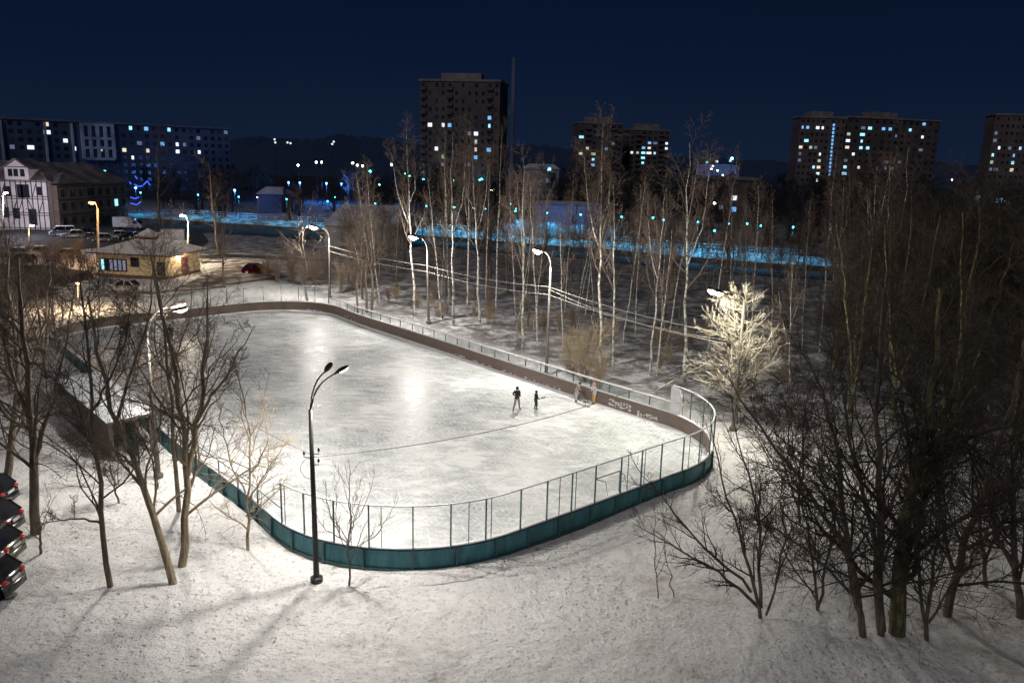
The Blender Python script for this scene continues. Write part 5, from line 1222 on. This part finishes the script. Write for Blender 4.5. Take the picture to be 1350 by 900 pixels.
mb = MB(); mb.box((gm,-.37,gz+2.5), (gx1-gx0,.1,.15)); mb.bar((gx0,-.37,gz+2.4),(gm,-.37,gz+4.0),.2,.1); mb.bar((gx1,-.37,gz+2.4),(gm,-.37,gz+4.0),.2,.1); mb.obj('gable_beams', M['timber'], ht)
for px, py, w_, h_ in ((33,252,1.6,2.6),(27,252,1.2,2.6),(10,252,1.3,1.9),(8,280,1.2,2),(22,281,1.2,2),(44,286,1.4,3.2),(52,252,1.0,1.6)):
    q = pl(px,py,HA.y)-HA; f_ = MB().box((q.x,-.08,q.z), (w_+.2,.1,h_+.2)).obj('window', M['timber'], ht); MB().box((q.x,-.15,q.z), (w_,.03,h_)).obj('pane', M['glass_dark'], f_)
# brown building
BBa = HA + Vector((.35,1.0,0)); BBb = at(170,292); u = (BBb-BBa); L = u.length; u.normalize(); n = Vector((u.y,-u.x,0)); n = n if n.y<0 else -n; ang = math.atan2(u.y,u.x)
bb = empty('brown_building', BBa, 0, 'dark brown building with a pyramid roof corner beside the half-timbered house', 'building')
MB().prism([(p.x,p.y) for p in (Vector((0,0,0)), u*L, u*L-n*12, -n*12)], 0, 9.6).obj('wall', M['brown_wall'], bb)
MB().prism([(p.x,p.y) for p in (u*(.0)+n*1.2, u*(L*.42)+n*1.2, u*(L*.42)+n*.02, n*.02)], 0, 9.3).obj('bay', M['brown_wall'], bb)
mb = MB(); A=-u*.5+n*.6+Vector((0,0,9.61)); B=u*(L+.5)+n*.6+Vector((0,0,9.61)); C=u*(L+.5)-n*12.5+Vector((0,0,9.61)); D=-u*.5-n*12.5+Vector((0,0,9.61)); R0=u*5-n*6+Vector((0,0,14)); R1=u*(L-6)-n*6+Vector((0,0,14))
for f in ((A,B,R1,R0),(B,C,R1),(C,D,R0,R1),(D,A,R0),(D,C,B,A)): mb.poly(f)
mb.obj('roof', M['roof_dark'], bb)
mb = MB(); q0 = [-u*.4+n*1.8, u*(L*.45)+n*1.8, u*(L*.45)-n*4, -u*.4-n*4]; tp = u*(L*.2)-n*1+Vector((0,0,12.0))
q0 = [p+Vector((0,0,9.75)) for p in q0]
for k in range(4): mb.poly((q0[k], q0[(k+1)%4], tp))
mb.poly(list(reversed(q0))); mb.obj('bay_roof', M['roof_dark'], bb)
for z in (3.1,6.2,9.0): MB().box(u*(L*.71)+n*.05+Vector((0,0,z)), (L*.56,.14,.3), ang).obj('cornice', M['timber'], bb); MB().box(u*(L*.21)+n*1.26+Vector((0,0,z)), (L*.42,.12,.3), ang).obj('cornice', M['timber'], bb)
for k in range(9):
    for z in (1.8,4.8,7.6):
        s = L*(.06+.11*k); o_ = 1.25 if s < L*.42 else .04
        lit_ = (k == 7 and z == 4.8)
        MB().box(u*s+n*o_+Vector((0,0,z)), (1.1,.12,1.6), ang).obj('window', M['win_cyan' if lit_ else 'glass_dark'], bb)

# blue neon and lights right of the brown building
neon = empty('neon_sign', pl(182,245,215), 0, 'bright blue neon light strings on the frontage beyond the brown building', 'neon lights')
def nb(pts):
    o_ = Vector(neon.location); MB().tube([pl(x,y,215)-o_ for x,y in pts], .16, 5).obj('neon_tube', M['glow_blue'], neon, True)
nb([(177,243),(183,246),(188,245)]); nb([(189,244),(194,239),(198,244)]); nb([(171,240),(173,243)]); nb([(172,260),(178,262),(183,260)]); nb([(178,232),(181,236)]); nb([(172,268),(180,270),(186,266)])
lamp_light((2,-3,1), 500, (.05,.15,1), .5, neon)
def twinkle(lst, label, group, m, Y, s, cat='light'):
    for (x,y) in lst:
        p = pl(x,y,Y); b = Vector((p.x,p.y,0)); root = empty('distant_lamp', b, 0, label, 'street lamp', group)
        MB().tube([(0,0,0),(0,0,p.z)], [.12,.08], 5).obj('pole', M['black_metal'], root); MB().ellipsoid((0,0,p.z), (s,s,s*.9), None, 8, 5).obj('lens', M[m], root, True)
twinkle([(632,237),(558,236),(488,226),(441,260),(635,236.5),(559,266)], 'small cyan lamp dotted in the dark beyond the embankment', 'small cyan lamps in the distance', 'glow_cyan', 290, .42)
twinkle([(648,251),(644,280),(516,217),(417,214),(424,214),(478,219),(471,218),(465,215),(393,218)], 'small warm white lamp dotted in the dark beyond the embankment', 'small warm lamps in the distance', 'glow_white', 290, .36)
twinkle([(942,268)], 'lone warm lamp in front of the dim brown house', None, 'glow_white', 215, .34)
twinkle([(667,260),(673,269),(680,275),(598,238),(540,232),(534,229)], 'tiny greenish light between the birch trunks', 'tiny greenish lights in the distance', 'glow_green', 290, .22)
twinkle([(363,188),(379,188),(383,189),(440,187),(362,184),(438,190)], 'tiny pale light on the dark horizon at left', 'tiny lights on the left horizon', 'win_white', 700, .9)
twinkle([(1255,237),(1150,286),(1152,307),(1103,298),(1129,303),(938,223),(946,225),(953,231),(940,219)], 'tiny white light low between the right hand trees and towers', 'tiny white lights at right', 'glow_white', 200, .17)
twinkle([(724,223.5),(965,209)], 'vivid blue lamp shining on a distant facade', 'vivid blue lamps', 'glow_deep', 285, .55)
twinkle([(942,304),(861,287),(985,295)], 'cyan lamp head shining between the birch branches', 'cyan lamps between branches', 'glow_cyan', 170, .22)
# far lit snow patches (car park) with blue parked-car glints
for (x, y, pw) in ((380,228,16000),(395,228,16000),(430,229,20000),(450,236,26000),(500,240,22000),(180,262,6000),(310,262,9000),(560,244,9000)):
    p = pl(x,y,310 if x > 320 else 225); b = Vector((p.x,p.y,0)); root = empty('distant_lamp', b, 0, 'small deep blue lamp over the distant car park left of the middle tower', 'street lamp', 'blue lamps over the distant car park')
    MB().tube([(0,0,0),(0,0,7)], [.12,.08], 5).obj('pole', M['black_metal'], root); MB().ellipsoid((0,0,7), (.3,.3,.3), None, 8, 5).obj('lens', M['glow_deep'], root, True); lamp_light((0,-.8,6.6), pw*.35, (.06,.28,1), .4, root)

# ------------------------------------------------------------------ cars
def car_mesh(root, L, Wd, Hh, paint, glass, kind='hatch', snowy=False):
    """profile lofted across the width: body shell + greenhouse; front at +x"""
    hb = Hh*.58
    prof = [(-L/2,.28),(-L/2+.05,.62),(-L/2+.12,hb*.98),(-L*.30,hb*1.03),(L*.12,hb*1.02),(L*.30,hb*.95),(L/2-.25,hb*.82),(L/2-.04,.55),(L/2,.30),(L/2-.15,.22),(-L/2+.15,.22)]
    mb = MB(); secs = [(-Wd/2, .94),(-Wd/2+.12, 1.0),(0,1.02),(Wd/2-.12, 1.0),(Wd/2, .94)]; n = len(prof)
    for y, s in secs:
        for x, z in prof: mb.v.append(Vector((x*(.97+.03*(s>.97)), y*(1-.16*max(0,(abs(x)/(L/2)-.72)/.28)**2), .22+(z-.22)*s)))
    for k in range(4):
        for i in range(n): mb.f.append((k*n+i, k*n+(i+1)%n, (k+1)*n+(i+1)%n, (k+1)*n+i))
    mb.f.append(tuple(range(n))); mb.f.append(tuple(4*n+i for i in reversed(range(n)))); body = mb.obj('body', paint, root, True)
    if kind == 'van': cab = [(-L/2+.10,hb),(-L/2+.14,Hh-.04),(L*.20,Hh),(L*.36,hb*.98)]
    elif kind == 'sedan': cab = [(-L*.36,hb),(-L*.22,Hh-.03),(L*.04,Hh),(L*.22,hb*.99)]
    else: cab = [(-L/2+.22,hb),(-L*.34,Hh-.05),(L*.03,Hh),(L*.24,hb*.98)]
    mb = MB()
    for (y, f) in ((-Wd/2+.12,0),(Wd/2-.12,0),(-Wd/2+.28,1),(Wd/2-.28,1)):
        pass
    V = []
    for s in (-1,1):
        V += [Vector((cab[0][0], s*(Wd/2-.07), cab[0][1])), Vector((cab[1][0], s*(Wd/2-.24), cab[1][1]-.05)), Vector((cab[2][0], s*(Wd/2-.24), cab[2][1]-.05)), Vector((cab[3][0], s*(Wd/2-.07), cab[3][1]))]
    mb.v = V; mb.f = [(0,1,2,3),(7,6,5,4),(0,4,5,1),(2,6,7,3),(1,5,6,2)]; mb.obj('windows', glass, root)
    c = .10
    V = []
    for s in (-1,1): V += [Vector((cab[1][0]-.02, s*(Wd/2-.23), cab[1][1]-.05)), Vector((cab[1][0]+.1, s*(Wd/2-.33), cab[1][1]+.02)), Vector((cab[2][0]-.1, s*(Wd/2-.33), cab[2][1]+.02)), Vector((cab[2][0]+.03, s*(Wd/2-.23), cab[2][1]-.05))]
    mb = MB(); mb.v = V; mb.f = [(0,1,2,3),(7,6,5,4),(0,4,5,1),(1,5,6,2),(2,6,7,3)]; mb.obj('car_roof', M['snowcap'] if snowy else paint, root)
    for s in (-1,1):
        xm = (cab[1][0]+cab[2][0])/2
        for (xa,za,xb,zb) in ((cab[0][0],cab[0][1],cab[1][0],cab[1][1]-.05),(cab[3][0],cab[3][1],cab[2][0],cab[2][1]-.05),(xm,hb,xm,Hh-.05)): MB().bar((xa,s*(Wd/2-.06),za),(xb,s*(Wd/2-.225),zb),.07).obj('pillar', paint, root)
    MB().ellipsoid((-L/2+.14,0,.46),(.24,Wd*.44,.17),None,14,6).obj('rear_bumper', paint, root, True); MB().box((-L/2+.02,0,.74),(.05,.50,.11)).obj('number_plate', M['pale_steel'], root)
    for sx in (-L*.31, L*.31):
        for s in (-1,1):
            w = MB().tube([(sx,s*(Wd/2-.2),.32),(sx,s*(Wd/2+.01),.32)], .32, 16).obj('wheel', M['tyre'], root, True); MB().tube([(sx,s*(Wd/2+.0),.32),(sx,s*(Wd/2+.025),.32)], .19, 10).obj('rim', M['pale_steel'], w)
    for s in (-1,1):
        MB().ellipsoid((L/2-.12,s*(Wd/2-.32),.66), (.12,.2,.09), None, 8, 5).obj('headlight', M['headlamp'], root, True); MB().ellipsoid((-L/2+.12,s*(Wd/2-.30),.80), (.11,.15,.09), None, 8, 5).obj('tail_light', M['tail_red'], root, True)
        MB().ellipsoid((L*.17,s*(Wd/2+.08),hb+.06), (.09,.10,.07), None, 8, 5).obj('mirror', paint, root, True)
def paint(name, c): return mat(name, c, .22, metal=.2, spec=.7, noise=(1.2,tuple(q*1.25 for q in c),.4,.6,(1,1,1)))
M['tyre'] = mat('tyre', (.012,.012,.012), .8, noise=(8,(.02,.02,.02),.4,.6,(1,1,1))); M['headlamp'] = mat('headlamp', (.6,.62,.65), .15, noise=(8,(.5,.5,.5),.4,.6,(1,1,1))); M['tail_red'] = mat('tail_red', (.35,.01,.01), .25, emit=(1,.06,.03), es=.06, noise=(8,(.35,.02,.02),.4,.6,(1,1,1)))
M['car_glass'] = mat('car_glass', (.01,.012,.016), .08, noise=(1,(.02,.022,.026),.4,.6,(1,1,1)), spec=.8)
def car(loc, rz, label, colr, L=4.3, Wd=1.78, Hh=1.48, kind='hatch', snowy=False, group=None, name='parked_car', cat='car'):
    root = empty(name, loc, rz, label, cat, group); car_mesh(root, L, Wd, Hh, paint('paint_'+'_'.join(label.split()[:2]), colr), M['car_glass'], kind, snowy); return root
Z0 = Vector((0,0,.01))
car(at(165,384)+Z0, R(174), 'white car parked in front of the ochre pavilion', (.55,.55,.54), kind='sedan', L=4.6)
car(at(340,361)+Z0, R(8), 'red car parked beyond the far end of the rink', (.16,.012,.015), kind='hatch', L=4.4)
RW_ = 'cars parked in a row in front of the brown building'
row = [(82,311,'silver van with snow on its roof, leftmost of the row by the brown building',(.35,.36,.42),'van',2.0),(96,313,'low white car second in the row by the brown building',(.45,.47,.55),'hatch',1.5),
       (112,309,'dark car third in the row by the brown building',(.06,.06,.07),'sedan',1.45),(132,318,'grey car beside the orange lamp pole',(.20,.20,.22),'hatch',1.5),(153,314,'pale blue car right of the orange lamp pole',(.42,.50,.58),'hatch',1.5),
       (170,316,'black car between the pale blue car and the yellow car',(.03,.03,.035),'hatch',1.5),(187,317,'dark yellowish car left of the white truck',(.18,.17,.05),'sedan',1.45)]
for k, (x,y,lab,c,kd,hh) in enumerate(row): car(at(x,y)+Z0, R(215+ (k%3)*4), lab, c, Hh=hh, kind=kd, L=4.6 if kd=='van' else 4.3, snowy=(k in (0,1,3,4)), group=RW_)
for k, (x,y,lab,c) in enumerate([(20,338,'cyan-lit pale car in the left car park behind the twigs',(.45,.5,.55)),(48,336,'pale car with a snowy windscreen in the left car park',(.5,.5,.5)),(88,340,'car with a warm lit windscreen at the dark lot beside the pavilion',(.35,.33,.25)),(30,348,'dark car at the front of the left car park',(.05,.05,.06))]): car(at(x,y)+Z0, R(200+20*k), lab, c, snowy=(k<3))
# box trucks
def truck(loc, rz, label, c):
    root = empty('box_truck', loc, rz, label, 'truck'); pt = paint('paint_truck_'+label.split()[0], c)
    mb = MB(); V = [(1.1,.5),(1.1,2.3),(1.9,2.25),(2.75,1.35),(3.0,1.25),(3.05,.5)]; n = len(V)
    for y in (-.95,.95): mb.v += [Vector((x,y,z)) for x,z in V]
    mb.f = [tuple(range(n)), tuple(n+i for i in reversed(range(n)))] + [(i,(i+1)%n,n+(i+1)%n,n+i) for i in range(n)]; mb.obj('cab', pt, root)
    mb = MB(); mb.poly([(1.95,-.8,2.22),(1.95,.8,2.22),(2.76,.8,1.40),(2.76,-.8,1.40)]); 
    for v in mb.v: v.x += .02; v.z += .02
    mb.obj('windscreen', M['car_glass'], root); MB().box((1.7,-.96,1.7), (.8,.03,.6)).obj('side_window', M['car_glass'], root)
    MB().box((-.95,0,1.75), (4.0,2.1,2.1)).obj('cargo_box', M['truck_box'], root); MB().box((-.3,0,.55), (5.6,.9,.2)).obj('chassis', M['tyre'], root)
    for x in (-2.0,2.2):
        for s in (-1,1): MB().tube([(x,s*.7,.4),(x,s*.96,.4)], .4, 14).obj('wheel', M['tyre'], root, True)
M['truck_box'] = mat('truck_box', (.45,.46,.52), .6, noise=(1,(.35,.36,.42),.4,.6,(1,1,1)))
truck(at(222,322)+Z0, R(196), 'white box truck parked behind the ochre pavilion', (.5,.53,.58)); truck(at(170,303)+Z0, R(5), 'grey box truck behind the row of parked cars', (.30,.32,.38))
ttr = empty('snowy_trailer', at(238,325)+Z0, R(10), 'low snowy trailer just right of the white box truck', 'trailer'); MB().box((0,0,.7),(3.4,1.7,.5)).obj('bed', M['slab'], ttr); MB().box((0,0,1.0),(3.3,1.6,.12)).obj('snow_load', M['snowcap'], ttr)
for x in (-.6,.6):
    for s in (-1,1): MB().tube([(x,s*.75,.35),(x,s*.92,.35)], .33, 12).obj('wheel', M['tyre'], ttr)
# black cars at the lower left, noses towards the trees
for k, (x,y,lab) in enumerate([(4,668,'black car at the left edge, farthest of the lower left row'),(10,706,'black car at the left edge, second in the lower left row'),(10,742,'dark olive car at the left edge, third in the lower left row'),(8,786,'black car at the left edge, nearest of the lower left row')]):
    p = at(x, y); car(Vector((p.x-1.75, p.y, .01)), R(184), lab, (.012,.012,.015) if k != 2 else (.05,.045,.02), group='black cars at the lower left edge')

# ------------------------------------------------------------------ world and added fill light
w = bpy.data.worlds.new('World'); scene.world = w; w.use_nodes = True; nt = w.node_tree; bgN = nt.nodes['Background']
tc = N(nt,'TexCoord'); sx = N(nt,'SeparateXYZ'); nt.links.new(tc.outputs['Generated'], sx.inputs[0])
nz = N(nt,'TexNoise', Scale=2.2, Detail=5.0); nt.links.new(tc.outputs['Generated'], nz.inputs['Vector'])
ad = N(nt,'Math', operation='MULTIPLY_ADD'); nt.links.new(nz.outputs[0], ad.inputs[0]); ad.inputs[1].default_value = .10; nt.links.new(sx.outputs['Z'], ad.inputs[2])
c = ramp(nt, ad.outputs[0], [(0.0,(.0075,.016,.036)),(.07,(.0052,.0125,.033)),(.16,(.0032,.0085,.027)),(.35,(.0018,.0052,.019)),(1,(.001,.003,.014))])
nt.links.new(c, bgN.inputs[0]); bgN.inputs[1].default_value = 1.0
sun = bpy.data.lights.new('fill_sun', 'SUN'); sun.energy = .52; sun.angle = R(8); sun.color = (1,.93,.92)  # added fill sun lifting walls and snow; no moon in view
so = bpy.data.objects.new('fill_sun', sun); COL.objects.link(so); so.rotation_euler = (R(52), 0, R(-25))
for o in list(bpy.data.objects):
    if '_used' in o: del o['_used']
scene.view_settings.view_transform = 'Standard'; scene.view_settings.look = 'None'; scene.view_settings.exposure = 0
scene.cycles.max_bounces = 4; scene.cycles.diffuse_bounces = 2; scene.cycles.glossy_bounces = 2; scene.cycles.transparent_max_bounces = 12; scene.cycles.sample_clamp_indirect = 3; scene.cycles.use_light_tree = True
